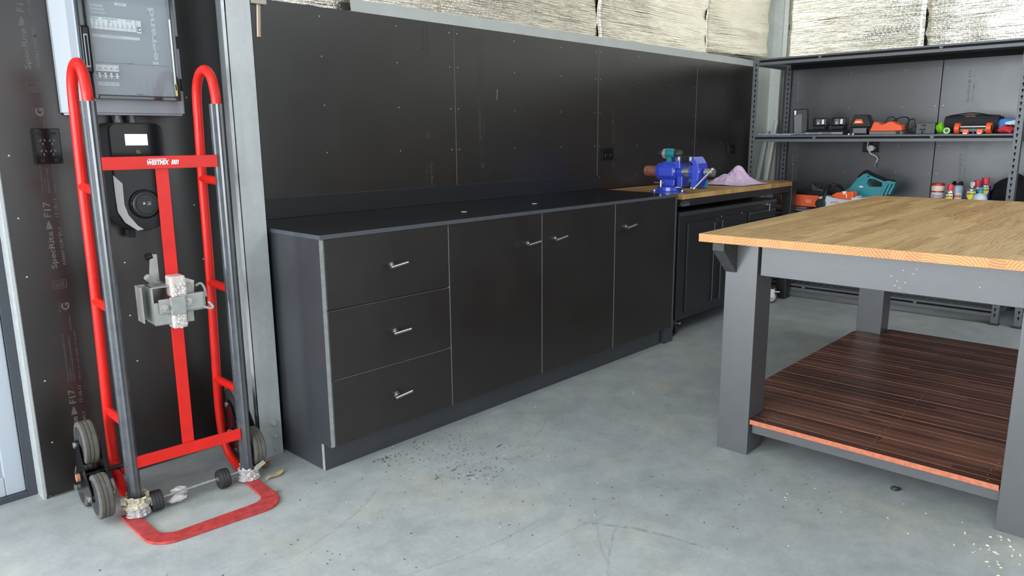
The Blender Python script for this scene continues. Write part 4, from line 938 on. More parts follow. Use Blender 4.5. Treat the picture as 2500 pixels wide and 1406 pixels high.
# impact driver standing behind the vise
dr = thing('impact_driver', 'teal cordless drill standing on its battery behind the blue vise', 'drill', (1.80, -.26, BZ))
dv = lambda u, v: at(u, v, 'x', 1.72)
yy = lambda u: dv(u, 380).y
DZ = 1.090; cyx = 1.72
RD = lambda y: Matrix.Translation((cyx, y, DZ)) @ Matrix.Rotation(PI/2, 4, 'X')
b = B(); b.lathe([(.008, 0), (.017, .006), (.022, .016), (.022, .040), (.019, .044)], RD(-.115), 20); obj('chuck', b, mat('chuck_grey', (.08, .075, .08), .3, metal=.5), dr)
b = B(); b.lathe([(.026, 0), (.029, .004), (.029, .012), (.027, .014), (.027, .022)], RD(-.160), 24)
for k in range(12): a = k*PI/6; b.box(-.003, .003, .026, .031, .001, .020, M=RD(-.160) @ Matrix.Rotation(a, 4, 'Z'))
obj('torque_collar', b, mat('silver_collar', (.50, .52, .48), .35, metal=.5), dr)
b = B(); b.lathe([(.026, 0), (.028, .01), (.028, .060), (.024, .075)], RD(-.183), 24); b.box(cyx-.016, cyx+.016, -.225, -.188, DZ-.060, DZ-.02, .006); b.prism([(cyx-.018, -.185, DZ+.01), (cyx-.018, -.25, DZ+.01), (cyx-.018, -.225, DZ+.032), (cyx-.018, -.19, DZ+.034)], (.036, 0, 0), bev=.003); obj('housing', b, TEAL, dr)
b = B(); b.lathe([(.027, 0), (.028, .01), (.027, .03), (.018, .045), (.008, .05)], RD(-.250), 24); b.prism([(cyx-.017, -.235, DZ-.015), (cyx-.017, -.275, DZ-.01), (cyx-.017, -.330, .905), (cyx-.017, -.285, .900)], (.034, 0, 0), bev=.006); obj('grip', b, mat('drill_dark', (.03, .035, .035), .5), dr)
b = B(); b.box(cyx-.035, cyx+.035, -.465, -.27, BZ+.001, .905, .006); b.mi = 1; b.box(cyx-.036, cyx+.036, -.475, -.44, BZ+.004, .925, .006); b.box(cyx-.036, cyx+.036, -.36, -.30, .905, .935, .004); obj('battery_pack', b, [mat('drill_dark', (.03, .035, .035), .5), TEAL], dr)

# cloths
def cloth(name, c, rx, ry, h, seed, label, peaks, skirt=.02):
    b = B(); n = 64; vs = []
    for j in range(n+1):
        row = []
        for i in range(n+1):
            u, v = i/n*2-1, j/n*2-1
            s = 1+.08*noise.noise(Vector((math.atan2(v, u)*1.2, seed, 0)))
            x, y = c[0]+u*rx*s, c[1]+v*ry*s; z = 0
            for (pu, pv, ph, pr_) in peaks: z = max(z, ph*math.exp(-(((u-pu)/pr_)**2+((v-pv)/(pr_*1.1))**2)**.8))
            e = max(abs(u), abs(v)); z = z*h*(1-max(0, e-.85)*5)
            z += (.006*(1-e))+.016*max(0, 1-e)*abs(noise.noise(Vector((u*2.5+seed, v*2.5, 1))))*2 + .006*noise.noise(Vector((u*6, v*6, seed)))*min(1, 3*(1-e))
            fold = math.sin(math.atan2(v-.1, u+.1)*7+seed)*.007*min(1, z/.03); z = max(z+fold, 0)
            row.append(b.bm.verts.new((x, y, c[2]+.003+z)))
        vs.append(row)
    for j in range(n):
        for i in range(n): f = b.bm.faces.new((vs[j][i], vs[j][i+1], vs[j+1][i+1], vs[j+1][i])); f.smooth = True
    o = obj(name, b, CLOTHP, loc=c); md = o.modifiers.new('t', 'SOLIDIFY'); md.thickness = .003; md.offset = 1
    return setp(o, label, 'cloth')
cloth('microfibre_cloth', (2.215, -.43, BZ), .185, .15, .112, 3, 'lilac microfibre cloth draped in a peak on the timber bench', ((.0, -.1, 1.0, .42), (-.45, .2, .55, .4), (.4, -.3, .45, .35)))
cloth('microfibre_cloth', (1.93, -.20, BZ), .11, .10, .045, 8, 'small crumpled lilac cloth between the drill and the peaked cloth', ((0, 0, .8, .5), (.5, .3, .9, .3)))

# ==================================================================== island table
it = thing('island_workbench', 'large island table with pine top, black timber legs and slatted shelf', 'table', (0.85, -2.07, 0))
IZ, IT_ = 0.862, 0.0285
TL, TR_ = at(1706.2, 569.8, 'z', IZ), at(2500, 637.4, 'z', IZ); BL = at(2137, 477.2, 'z', IZ)
ux = Vector((TR_.x-TL.x, TR_.y-TL.y, 0)).normalized(); lx = Vector((BL.x-TL.x, BL.y-TL.y, 0))
WD_T = 1.27
P = [TL, TL+ux*WD_T, TL+ux*WD_T+lx, TL+lx]
b = B(); b.prism([(p.x, p.y, IZ-IT_) for p in P], (0, 0, IT_), bev=.0012)
for f in b.bm.faces:
    f.material_index = 1 if abs(f.normal.x) > .8 else 0
tt = obj('table_top', b, [PINE, PINE_END], it)
LZ = IZ-IT_-.0008
legs = [(-.0568, .0711, -1.6658, -1.5411), (-.0568, .0711, -2.6058, -2.4815), (1.5744, 1.701, -1.6345, -1.5067), (1.5744, 1.701, -2.645, -2.517)]
for i, (x0, x1, y0, y1) in enumerate(legs):
    b = B(); b.box(x0, x1, y0, y1, 0, LZ, .002); lg = obj('leg', b, FRAMEP, it)
b = B()
b.box(-.0415, -.005, -2.4815+.0, -1.6658-.006, .700, LZ, .0015); b.box(.072, 1.574, -1.60, -1.562, .700, LZ, .0015); b.box(.072, 1.574, -2.60, -2.562, .700, LZ, .0015); b.box(1.64, 1.675, -2.515, -1.636, .700, LZ, .0015)
ap = obj('apron', b, FRAMEP, it)
b = B(); b.prism([(-.166, -1.586, LZ), (-.166, -1.586, .7965), (-.0575, -1.586, .703), (-.0575, -1.586, LZ)], (0, .045, 0), bev=.001); obj('corner_brace', b, mat('black_stained_timber', (.045, .045, .045), .6, var=.4, vscale=60), it)
b = B(); b.prism([(-.166, -2.56, LZ), (-.166, -2.56, .7965), (-.0575, -2.56, .703), (-.0575, -2.56, LZ)], (0, .045, 0), bev=.001); obj('corner_brace', b, mat('black_stained_timber', (.045, .045, .045), .6, var=.4, vscale=60), it)
SZ = .1438
b = B(); b.box(-.0325, .005, -2.478, -1.670, .0855, SZ-.0185); b.box(.02, 1.62, -1.60, -1.56, .07, SZ-.0185); b.box(.02, 1.62, -2.6, -2.56, .07, SZ-.0185); b.box(1.63, 1.67, -2.5, -1.64, .07, SZ-.0185); obj('shelf_rail', b, FRAMEP, it)
nsl = 43; x0 = -.052; x1 = 1.722; pit = (x1-x0)/nsl
slats = []
for k in range(nsl):
    a0, a1 = x0+k*pit, x0+(k+1)*pit-.0029
    inleg = (a0 < .0711+.001 and a1 > -.06) or (a1 > 1.572 and a0 < 1.702)
    yl, yr = (-1.669, -2.478) if (a0 < .4 and inleg) else ((-1.637, -2.514) if inleg else (-1.503, -2.650))
    b = B(); fs = b.box(a0, a1, yr, yl, SZ-.018, SZ+random.uniform(-.0008, .0002), 0)
    for f in fs:
        if f.normal.x < -.5: f.material_index = 1
    obj('shelf_slat', b, [JAR, JARE if k == 0 else JARE2], it)
b = B()
for k in range(nsl):
    xx = x0+(k+.5)*pit
    for y in (-1.72, -2.08, -2.44):
        b.lathe([(.0028, SZ), (.0028, SZ+.0006)], Matrix.Translation((xx+random.uniform(-.006, .006), y+random.uniform(-.006, .006), 0)), 6)
obj('nail_heads', b, mat('filler_pink', (.32, .16, .10), .6), it)
setp(bpy.data.objects['nail_heads'], kind='stuff')
random.seed(3)
b = B()
for u, v in ((2185, 697), (2190, 686), (2205, 660), (2230, 668), (2196, 703), (2176, 674), (2210, 690), (2238, 657), (2392, 702)):
    p = at(u, v, 'x', -.0422); b.ball(p, .0015, 6, (.3, 1, 1))
obj('sawdust_specks', b, WHITE, ap)
# ==================================================================== rear shelving
def shelving(x0, x1, y0, y1, label, levels=(1.7585, 1.2004, 0.665, 0.1007), pw=.044, group=None):
    """x0 front, y0 left end, y1 right end (y1 < y0)"""
    t = thing('shelving_unit', label, 'shelving', ((x0+x1)/2, (y0+y1)/2, 0), group=group)
    for (px, py, sx, sy) in ((x0, y0, 1, -1), (x0, y1, 1, 1), (x1, y0, -1, -1), (x1, y1, -1, 1)):
        b = B(); b.box(px, px+sx*.002, py, py+sy*pw, 0.004, levels[0]); b.box(px, px+sx*.038, py, py+sy*.002, 0.004, levels[0])
        po = obj('post', b, SHELFM, t)
        b = B(); z = .07; n = 0
        while z < levels[0]-.03:
            yc = py+sy*pw*.58; xx = px-.0004 if sx > 0 else px-.0024
            b.lathe([(.0062, 0), (.0062, .0008)], Matrix.Translation((xx, yc, z)) @ Matrix.Rotation(PI/2, 4, 'Y'), 10); b.prism([(xx, yc-.0035, z), (xx, yc+.0035, z), (xx, yc+.0028, z-.016), (xx, yc-.0028, z-.016)], (.0008, 0, 0)); z += .0375
        obj('keyhole_slots', b, HOLE, po)
        b = B(); b.box(px-sx*.002, px+sx*.042, py-sy*.002, py+sy*(pw+.003), 0, .014, .002); obj('foot_cap', b, RUBB, po)
    ya, yb = y0-pw, y1+pw
    for i, z in enumerate(levels):
        for xf, s in ((x0, 1), (x1, -1)):
            b = B(); b.box(xf+s*.0022, xf+s*.016, yb+.0005, ya-.0005, z-.012, z, .002); b.mi = 1; b.box(xf+s*.016, xf+s*.020, yb+.0005, ya-.0005, z-.047, z-.003); b.mi = 0; b.box(xf+s*.0022, xf+s*.016, yb+.0005, ya-.0005, z-.047, z-.026, .002); bm_ = obj('beam', b, [SHELFM, HOLE], t)  # web between the lips coloured near-black to paint in the recess shade
            if s > 0:
                for q in (.27, .73):
                    y = ya+(yb-ya)*q; b = B(); b.lathe([(.012, 0), (.012, .001)], Matrix.Translation((xf+.004, y, z-.014)) @ Matrix.Rotation(PI/2, 4, 'Y'), 16); obj('deck_clip', b, GREYP, bm_)
        for yy_ in (y0-.003, y1+.003):
            b = B(); b.box(x0+.04, x1-.04, yy_-.001, yy_+.001, z-.047, z, 0); obj('side_beam', b, SHELFM, t)
        b = B()
        if i == 0:
            b.box(x0+.021, x1-.021, yb, ya, z-.012, z-.004); obj('deck_board', b, SHELFM, t)
        elif i == 3:
            y = ya-.01
            while y > yb: b.tube([(x0+.012, y, z-.003), (x1-.012, y, z-.003)], .0022, 5); y -= .05
            xx = x0+.07
            while xx < x1-.03: b.tube([(xx, ya, z-.006), (xx, yb, z-.006)], .0022, 5); xx += .1
            obj('wire_deck', b, SHELFM, t)
        else:
            b.box(x0+.0205, x1-.0205, yb, ya, z-.010, z-.0005); obj('deck_board', b, SHELFM, t)
    return t
shelving(2.8357, 3.430, -.218, -1.9628, 'charcoal boltless steel shelving with tools behind the island table')
shelving(2.8357, 3.430, -2.0395, -3.78, 'second charcoal shelving unit at the far right, mostly cut off')

# ---- things on the middle shelf
SM = 1.2008
def tagobj(name, b, mts, label, cat, loc, group=None, parts=()):
    return setp(obj(name, b, mts, loc=loc), label, cat, group)
# long black battery standing up
t = thing('battery_pack', 'tall black battery standing upright at the left of the shelf', 'battery', (3.05, -.52, SM))
Mx = Matrix.Translation((3.05, -.525, SM+.004)) @ Matrix.Rotation(math.radians(-3), 4, 'X') @ Matrix.Rotation(.25, 4, 'Z')
b = B(); b.box(-.04, .04, -.052, .052, .001, .188, .009, 3, M=Mx); obj('body', b, BLK, t)
b = B(); b.prism([(-.0415, .040, .01), (-.0415, .044, .135), (-.0415, .015, .15), (-.0415, -.012, .15), (-.0415, -.012, .01)], (-.002, 0, 0), M=Mx, bev=.0008); obj('grip_panel', b, mat('battery_grey', (.05, .052, .058), .4), t)
b = B(); b.prism([(-.042, .043, .178), (-.042, .028, .178), (-.042, .030, .150), (-.042, .040, .142)], (-.0012, 0, 0), M=Mx); obj('silver_sticker', b, WHITE, t)
# pencils / card lying flat
b = B(); b.box(2.87, 2.93, -.52, -.30, SM, SM+.006, .001, M=None)
for k in range(7): random.seed(k); y = -.28-.05*k; b.tube([(2.855+.006*k, y, SM+.009), (2.90, y-.16, SM+.009)], .004, 6)
tagobj('flat_packet', b, [PAPER], 'flat pale blue packet lying at the left end of the shelf', 'packet', (2.89, -.4, SM))
# twin charger with two batteries
t = thing('battery_charger', 'black double-port charger holding two small batteries on the shelf', 'charger', (2.97, -.75, SM))
b = B(); b.prism([(2.90, -.600, SM), (2.90, -.895, SM), (2.915, -.890, SM+.030), (2.93, -.86, SM+.040), (2.93, -.64, SM+.040), (2.915, -.610, SM+.030)], (.14, 0, 0), bev=.003); obj('base', b, BLK, t)
b = B(); b.box(2.896, 2.901, -.885, -.615, SM+.004, SM+.020, .001); obj('vent_strip', b, mat('vent_grey', (.22, .25, .27), .4), t)
b = B(); 
for k in range(22): b.box(2.895, 2.8965, -.65-.006*k-(.03 if k > 10 else 0), -.648-.006*k-(.03 if k > 10 else 0), SM+.005, SM+.019)
obj('vent_slots', b, HOLE, t)
for y in (-.705, -.835):
    bt = thing('small_battery', 'compact black slide battery seated in the left bay of the double charger' if y > -.75 else 'compact black slide battery seated in the right bay of the double charger', 'battery', (2.96, y, SM+.045), group='small batteries on the double charger')
    b = B(); b.box(2.925, 3.02, y-.040, y+.040, SM+.0415, SM+.062, .004); obj('foot', b, BLK, bt)
    b = B(); b.box(2.93, 3.02, y-.048, y+.048, SM+.064, SM+.122, .007, 3); bb_ = obj('case', b, BLKG, bt)
    b = B(); b.box(2.9285, 2.931, y-.008, y+.022, SM+.072, SM+.112, .001); obj('connector_label', b, GREYP, bt); b = B(); b.box(2.9275, 2.930, y-.034, y-.016, SM+.076, SM+.110, .001); obj('sticker', b, WHITE, bt)
    b = B(); b.ball((2.9285, y+.008, SM+.084), .006, 8, (.4, 1, 1)); obj('button', b, WHITE, bt)
# charger with orange-triangle battery
t = thing('battery_charger', 'black charger with trapezoid battery bearing an orange panel', 'charger', (2.98, -.98, SM))
b = B(); b.box(2.90, 3.02, -1.045, -.925, SM, SM+.052, .006, 3); obj('base', b, BLKG, t)
b = B(); b.box(2.894, 2.90, -1.040, -.955, SM+.01, SM+.045, .002); obj('front_grille', b, GREYP, t)
b = B(); b.prism([(2.912, -.925, SM+.053), (2.912, -1.062, SM+.053), (2.912, -1.055, SM+.080), (2.912, -1.030, SM+.136), (2.912, -.950, SM+.138), (2.912, -.930, SM+.085)], (.10, 0, 0), bev=.004); bt = setp(obj('tool_battery', b, BLK, loc=(2.96, -.99, SM+.053)), 'black trapezoid tool battery with orange panel seated on a charger', 'battery')
b = B(); b.prism([(2.9115, -.948, SM+.076), (2.9115, -1.016, SM+.076), (2.9115, -1.004, SM+.106), (2.9115, -.966, SM+.106)], (-.001, 0, 0)); obj('logo_panel', b, ORANGE, bt)
b = B(); b.prism([(2.9104, -.958, SM+.083), (2.9104, -1.004, SM+.083), (2.9104, -1.0, SM+.092), (2.9104, -.962, SM+.092)], (-.0008, 0, 0)); obj('logo_bar', b, CREAM, bt)
# orange charger
t = thing('battery_charger', 'orange and black charger with a saddle-shaped top and a black lead', 'charger', (2.98, -1.16, SM))
b = B(); b.box(2.90, 3.02, -1.272, -1.062, SM, SM+.022, .003); obj('base', b, GREYP, t)
b = B(); prof = [(-1.064, .024), (-1.075, .050), (-1.085, .080), (-1.098, .086), (-1.115, .082), (-1.130, .068), (-1.150, .068), (-1.170, .078), (-1.19, .086), (-1.208, .086), (-1.225, .072), (-1.262, .060), (-1.270, .030), (-1.262, .024)]
b.prism([(2.90, y, SM+z) for y, z in prof], (.115, 0, 0), bev=.003); obj('cover', b, ORANGE, t)
text('brand_text', 'HUSQVARNA', (2.8990, -1.085, SM+.028), -Yv, Zv, .075, .008, mat('deep_orange', (.95, .22, .06), .4), t)
b = B(); b.box(2.896, 2.901, -1.262, -1.235, SM+.004, SM+.026, .001); obj('vent_strip', b, BLK, t)
b = B(); b.tube(smooth([(3.05, -1.10, SM+.05), (3.07, -1.13, SM+.115), (3.07, -1.17, SM+.112), (3.05, -1.20, SM+.07)], 6), .004, 8); b.tube(smooth([(3.06, -1.15, SM+.08), (3.09, -1.20, SM+.115), (3.09, -1.25, SM+.11), (3.03, -1.27, SM+.07), (2.99, -1.28, SM+.02)], 6), .004, 8); obj('lead', b, BLK, t)
# loose cable loop + black adapter
t = thing('power_adapter', 'boxy charcoal power adapter with a looped cable beside the orange charger', 'adapter', (2.98, -1.40, SM))
b = B(); b.box(2.92, 3.02, -1.415, -1.350, SM, SM+.072, .004); b.box(2.915, 2.99, -1.465, -1.405, SM, SM+.074, .004); obj('body', b, mat('adapter_charcoal', (.045, .048, .05), .4), t)
b = B(); b.box(2.9125, 2.921, -1.405, -1.375, SM+.028, SM+.034, .001); b.box(2.9125, 2.921, -1.41, -1.385, SM+.055, SM+.06, .001); b.box(2.9125, 2.921, -1.395, -1.388, SM+.004, SM+.02, .001); obj('pin_slots', b, HOLE, t)
b = B(); b.tube(smooth([(2.95, -1.35, SM+.03), (2.95, -1.335, SM+.06), (2.96, -1.325, SM+.098), (2.97, -1.295, SM+.095), (2.96, -1.275, SM+.05), (2.94, -1.30, SM+.02), (2.93, -1.34, SM+.010), (2.93, -1.36, SM+.012)], 6), .0035, 8); b.tube(smooth([(2.96, -1.28, SM+.055), (2.95, -1.305, SM+.03), (2.95, -1.335, SM+.06)], 5), .003, 8); obj('cable', b, BLK, t)
# green tape dispenser
t = thing('plastic_tool', 'lime green rounded plastic tool with a pale ring on the shelf edge', 'tool', (2.90, -1.53, SM))
b = B(); b.lathe([(.006, 0), (.020, .004), (.036, .030), (.036, .038), (.030, .042)], Matrix.Translation((2.905, -1.475, SM+.034)) @ Matrix.Rotation(math.radians(75), 4, 'X') @ Matrix.Rotation(.0, 4, 'Y'), 24); obj('body', b, LIME, t)
b = B()
n = 28; Rr, rr = .0155, .0050
b.tube([(2.872, -1.545+Rr*math.cos(2*PI*k/n), SM+.021+Rr*math.sin(2*PI*k/n)) for k in range(n+1)], rr, 10, caps=False); obj('ring', b, LIMEP, t)
b = B(); b.ball((2.876, -1.545, SM+.021), .011, 12, (.5, 1, 1)); obj('hub', b, GREYP, t)
# big black speaker
t = thing('portable_speaker', 'large black barrel-shaped portable speaker with small red lettering', 'speaker', (3.15, -1.62, SM))
b = B(); n = 14; prof = []
L = .31
for k in range(n+1):
    s = k/n; w = .062*(.88+.12*math.sin(PI*s)); prof.append((w, s*L))
b.lathe([(.040, -.004)]+prof+[(.04, L+.004)], Matrix.Translation((3.13, -1.475, SM+.0635)) @ Matrix.Rotation(PI/2, 4, 'X') @ Matrix.Diagonal((.9, 1.0, 1, 1)), 28); obj('grille', b, mat('speaker_cloth', (.018, .018, .022), .8, bump=.4, bscale=500), t)
b = B(); b.lathe([(.042, 0), (.050, .003), (.050, .022), (.030, .026)], Matrix.Translation((3.13, -1.782, SM+.060)) @ Matrix.Rotation(PI/2, 4, 'X'), 28); obj('end_cap', b, BLK, t)
b = B(); b.box(3.10, 3.14, -1.56, -1.50, SM+.122, SM+.129, .003); b.box(3.10, 3.14, -1.72, -1.66, SM+.122, SM+.129, .003); b.bm.clear(); b.tube(smooth([(3.10, -1.50, SM+.118), (3.10, -1.63, SM+.134), (3.10, -1.74, SM+.116)], 6), .004, 8); obj('handle_rib', b, BLK, t)
text('brand_text', 'ULTIM', (3.072, -1.60, SM+.108), -Yv, (Zv+Xv*.3).normalized(), .055, .010, mat('coral_print', (.7, .22, .15), .5), t)
# orange clamp pair / bar with two orange wheels
t = thing('roller_stand', 'orange and black roller tool with two orange wheels on the shelf', 'tool', (2.92, -1.69, SM))
for y in (-1.600, -1.775):
    b = B(); b.lathe([(.018, -.012), (.034, -.013), (.034, .013), (.018, .012)], Matrix.Translation((2.90, y, SM+.0345)) @ Matrix.Rotation(PI/2, 4, 'X') @ Matrix.Rotation(.0, 4, 'Y'), 28); wv = obj('wheel', b, ORANGE, t)
    b = B(); b.lathe([(.018, -.0135), (.018, .0135)], Matrix.Translation((2.90, y, SM+.0345)) @ Matrix.Rotation(PI/2, 4, 'X'), 20); obj('hub', b, BLKG, wv)
for y in (-1.650, -1.728):
    b = B(); b.box(2.875, 2.915, y-.018, y+.018, SM+.003, SM+.028, .005, 3); obj('orange_pad', b, ORANGE, t); b = B(); b.box(2.872, 2.88, y-.012, y+.012, SM, SM+.005, .001); obj('chrome_foot', b, CHROME, t)
b = B(); b.cyl((2.905, -1.60, SM+.044), (2.905, -1.775, SM+.044), .0075, 12); obj('axle', b, STEEL, t)
b = B(); b.box(2.89, 2.95, -1.77, -1.61, SM+.010, SM+.036, .004); b.box(2.90, 2.91, -1.695, -1.683, SM+.001, SM+.045, .002); obj('chassis', b, BLKG, t)
# blue speaker
t = thing('portable_speaker', 'small rounded blue portable speaker with a pale plus sign', 'speaker', (3.02, -1.85, SM))
b = B(); b.box(2.99, 3.06, -1.895, -1.802, SM, SM+.092, .024, 5); obj('body', b, SBLUE, t)
b = B(); b.box(2.986, 2.991, -1.852, -1.848, SM+.048, SM+.074); b.box(2.986, 2.991, -1.863, -1.837, SM+.059, SM+.063); obj('plus_sign', b, CYAN, t)
# red gloves and bits at the right end
t = thing('work_gloves', 'crumpled red and black work gloves at the right end of the shelf', 'gloves', (2.92, -1.83, SM))
b = B(); lumpy(b, (2.90, -1.865, SM+.024), .03, .045, .022, 2); b.tube(smooth([(2.88, -1.84, SM+.025), (2.87, -1.87, SM+.022), (2.865, -1.90, SM+.008)], 4), [.010]*8+[.008], 8); obj('glove', b, GLOVE, t)
b = B(); lumpy(b, (2.91, -1.83, SM+.018), .025, .03, .016, 5); lumpy(b, (2.93, -1.88, SM+.036), .02, .03, .018, 7); obj('glove', b, BLK, t)
b = B()
for k in range(4): b.tube([(2.95, -1.858+.003*k, SM+.048+.006*k), (2.955, -1.905+.002*k, SM+.060+.006*k)], .004, 8)
tagobj('stick_bundle', b, [WHITE], 'bundle of pale sticks resting above the red gloves', 'sticks', (2.95, -1.88, SM+.05))
b = B(); b.box(2.86, 2.885, -.93, -.905, SM, SM+.010, .002); b.bm.clear(); b.cyl((2.845, -.945, SM), (2.845, -.945, SM+.009), .006, 8); b.cyl((2.845, -.975, SM), (2.845, -.975, SM+.009), .006, 8); b.tube([(2.845, -.945, SM+.006), (2.845, -.975, SM+.006)], .003, 6); tagobj('wire_clip', b, [STEEL], 'tiny steel clip on the shelf edge under the orange-panel charger', 'clip', (2.845, -.96, SM))

# ---- things on the lower shelf (level behind the island top)
SL = .6655
def pw(*pts, x): return [at(u, v, 'x', x) for u, v in pts]
t = thing('chainsaw', 'white and orange cordless chainsaw with black handle and orange bar cover', 'chainsaw', (2.98, -.80, SL))
b = B(); b.prism(pw((1906, 474), (1948, 475), (1998, 478), (1994, 506), (1946, 502), (1906, 500), x=2.93), (.030, 0, 0), bev=.004); sc_ = obj('bar_cover', b, ORANGE2, t)
b = B(); b.prism(pw((1966, 486), (1980, 487), (1980, 496), (1967, 495), x=2.929), (-.001, 0, 0)); obj('window', b, mat('pale_orange', (.80, .25, .12), .4), sc_)
b = B(); b.prism(pw((1996, 490), (2000, 480), (2012, 478), (2030, 481), (2048, 484), (2080, 484), (2092, 478), (2092, 492), (2080, 502), (2002, 507), (1996, 503), x=2.91), (.10, 0, 0), bev=.006); obj('body', b, mat('saw_white', (.55, .60, .64), .35), t)
b = B(); b.prism(pw((2028, 478), (2042, 470), (2080, 467), (2083, 475), (2081, 487), (2064, 487), (2046, 485), x=2.9), (.09, 0, 0), bev=.005); obj('top_cover', b, ORANGE, t)
b = B(); b.prism(pw((2056, 467), (2067, 467), (2064, 474), (2059, 475), x=2.899), (-.001, 0, 0)); b.prism(pw((2065, 474), (2067.5, 474), (2067.5, 484), (2066, 484), x=2.899), (-.001, 0, 0)); obj('white_flash', b, WHITE, t)
b = B(); c = at(2004, 497, 'x', 2.905); b.lathe([(.036, 0), (.036, .012), (.028, .016)], Matrix.Translation(c) @ Matrix.Rotation(-PI/2, 4, 'Y'), 24); obj('sprocket_knob', b, BLK, t)
b = B(); hp = pw((2008, 503), (2011, 485), (2016, 468), (2024, 455), (2036, 452), (2044, 456), (2048, 467), x=2.90); hp[-1].x = 2.99; hp[-2].x = 2.96; b.tube(smooth(hp, 5), .011, 12); obj('front_handle', b, BLK, t)
a = at(2027, 497, 'x', 2.9085); text('brand_text', 'STIHL', a, (-Yv+Zv*.14).normalized(), (Zv+Yv*.14).normalized(), .062, .013, ORANGE, t, bold=.03)
b = B(); b.box(2.88, 3.0, -1.06, -.985, .735, .765, .004); b.box(2.875, 2.885, -1.03, -1.0, .74, .76, .001); obj('rear_battery', b, mat('saw_white', (.55, .60, .64), .35), t)
# visor/guard hanging behind chainsaw
t = thing('plastic_guard', 'dark olive curved plastic guard behind the chainsaw handle', 'guard', (3.12, -.72, SL))
b = B()
for k in range(9):
    pass
g = [at(u, v, 'x', 3.10) for u, v in ((1983, 447), (1981, 458), (1983, 468), (1992, 473), (2004, 474), (2010, 470), (2004, 462), (1999, 459), (1990, 458), (1986, 452))]
b.prism(g, (.05, 0, 0), bev=.003); b.mi = 1; b.prism(pw((1985, 452), (1984, 447), (2003, 443), (2004, 455), (2000, 461), (1995, 452), x=3.095), (.03, 0, 0), bev=.002); obj('visor', b, [VISOR, BLK], t)
b = B(); b.box(3.04, 3.14, -.76, -.40, SL+.0003, .784, .006); tagobj('black_case', b, [BLK], 'flat black case edge behind the orange bar cover', 'case', (3.05, -.58, SL))
b = B(); b.box(2.90, 3.0, -.66, -.42, SL, .676, .004); tagobj('grey_case', b, [GREYP], 'low grey case lying under the orange bar cover', 'case', (2.95, -.58, SL))
# teal blower
t = thing('cordless_blower', 'teal cordless blower with looped handle and vented rear on the lower shelf', 'blower', (3.15, -1.05, SL))
out = ((2058, 468), (2075, 458), (2092, 437), (2108, 425), (2116, 424), (2126, 429), (2159, 443), (2168, 441), (2187, 445), (2184, 452), (2170, 478), (2150, 480), (2120, 484), (2086, 484), (2070, 478))
b = B(); x_ = 3.10
O = [at(u, v, 'x', x_) for u, v in out]; H = [at(u, v, 'x', x_) for u, v in ((2117, 449), (2118, 440), (2124, 436), (2134, 437), (2154, 446), (2153, 456), (2122, 456))]
t2 = bmesh.new()
from mathutils.geometry import tessellate_polygon
for off in (0.0, .075):
    vsO = [t2.verts.new(p+Vector((off, 0, 0))) for p in O]; vsH = [t2.verts.new(p+Vector((off, 0, 0))) for p in H]; allv = vsO+vsH
    for tri in tessellate_polygon([O, H]): t2.faces.new([allv[i] for i in tri])
    if off == 0: A1, A2 = vsO, vsH
for la, lb_ in ((A1, vsO), (A2, vsH)):
    for i in range(len(la)): t2.faces.new((la[i], la[(i+1) % len(la)], lb_[(i+1) % len(la)], lb_[i]))
b.merge(t2); obj('housing', b, TEAL, t)
b = B(); b.tube(smooth([p+Vector((.037, 0, 0)) for p in pw((2092, 434), (2106, 421), (2116, 419), (2124, 424), (2160, 440), (2182, 444), x=x_)], 4), .010, 8); obj('grip_cover', b, BLK, t)
b = B()
for k, (u0, v0, u1, v1) in enumerate(((2166, 448, 2152, 476), (2174, 449, 2161, 476), (2183, 450, 2170, 474))):
    p, q = at(u0, v0, 'x', 3.090), at(u1, v1, 'x', 3.090); b.tube([p, q], .008, 8)
obj('vent_rib', b, mat('teal_light', (.07, .36, .42), .3), t); b = B()
b.prism(pw((2167, 450), (2186, 449), (2172, 478), (2155, 478), x=3.094), (-.002, 0, 0)); obj('vent_backing', b, BLK, t)
b = B(); b.prism(pw((2096, 457), (2100, 453), (2107, 454), (2107, 458), x=3.097), (-.001, 0, 0)); obj('white_badge', b, WHITE, t)
b = B(); b.tube(pw((2095, 451), (2108, 434), x=3.099), .0016, 6); obj('body_crease', b, mat('teal_light', (.07, .36, .42), .3), t)
b = B(); c = at(2120, 431, 'x', 3.099); b.ball(c, .006, 8, (.4, 1, 1)); obj('trigger_pin', b, HOLE, t)

# cans and bottles: (pixel column of centre, pixel of top, x, radius)
def base_pt(u, x): p = at(u, 470, 'x', x); return Vector((x, p.y, SL))
def lathe_part(par, nm, prof, c, mt, seg=24):
    b = B(); b.lathe(prof, Matrix.Translation(c), seg); return obj(nm, b, mt, par)
def topz(u, v, x): return at(u, v, 'x', x).z
def arc_label(par, nm, c, r, z0, z1, a0, a1, mt, shield=False, n=10):
    b = B(); ring = []
    for k in range(n+1):
        s = k/n; a = a0+(a1-a0)*s; zz0 = z0
        if shield: zz0 = z0 + (z1-z0)*.45*(abs(2*s-1)**2.2)
        ring.append((b.bm.verts.new((c.x+r*math.cos(a), c.y+r*math.sin(a), zz0)), b.bm.verts.new((c.x+r*math.cos(a), c.y+r*math.sin(a), z1))))
    for k in range(n): b.bm.faces.new((ring[k][0], ring[k+1][0], ring[k+1][1], ring[k][1]))
    return obj(nm, b, mt, par)
CA = math.atan2(CAM.y+1.6, CAM.x-3.0)        # direction towards the viewer side of the cans
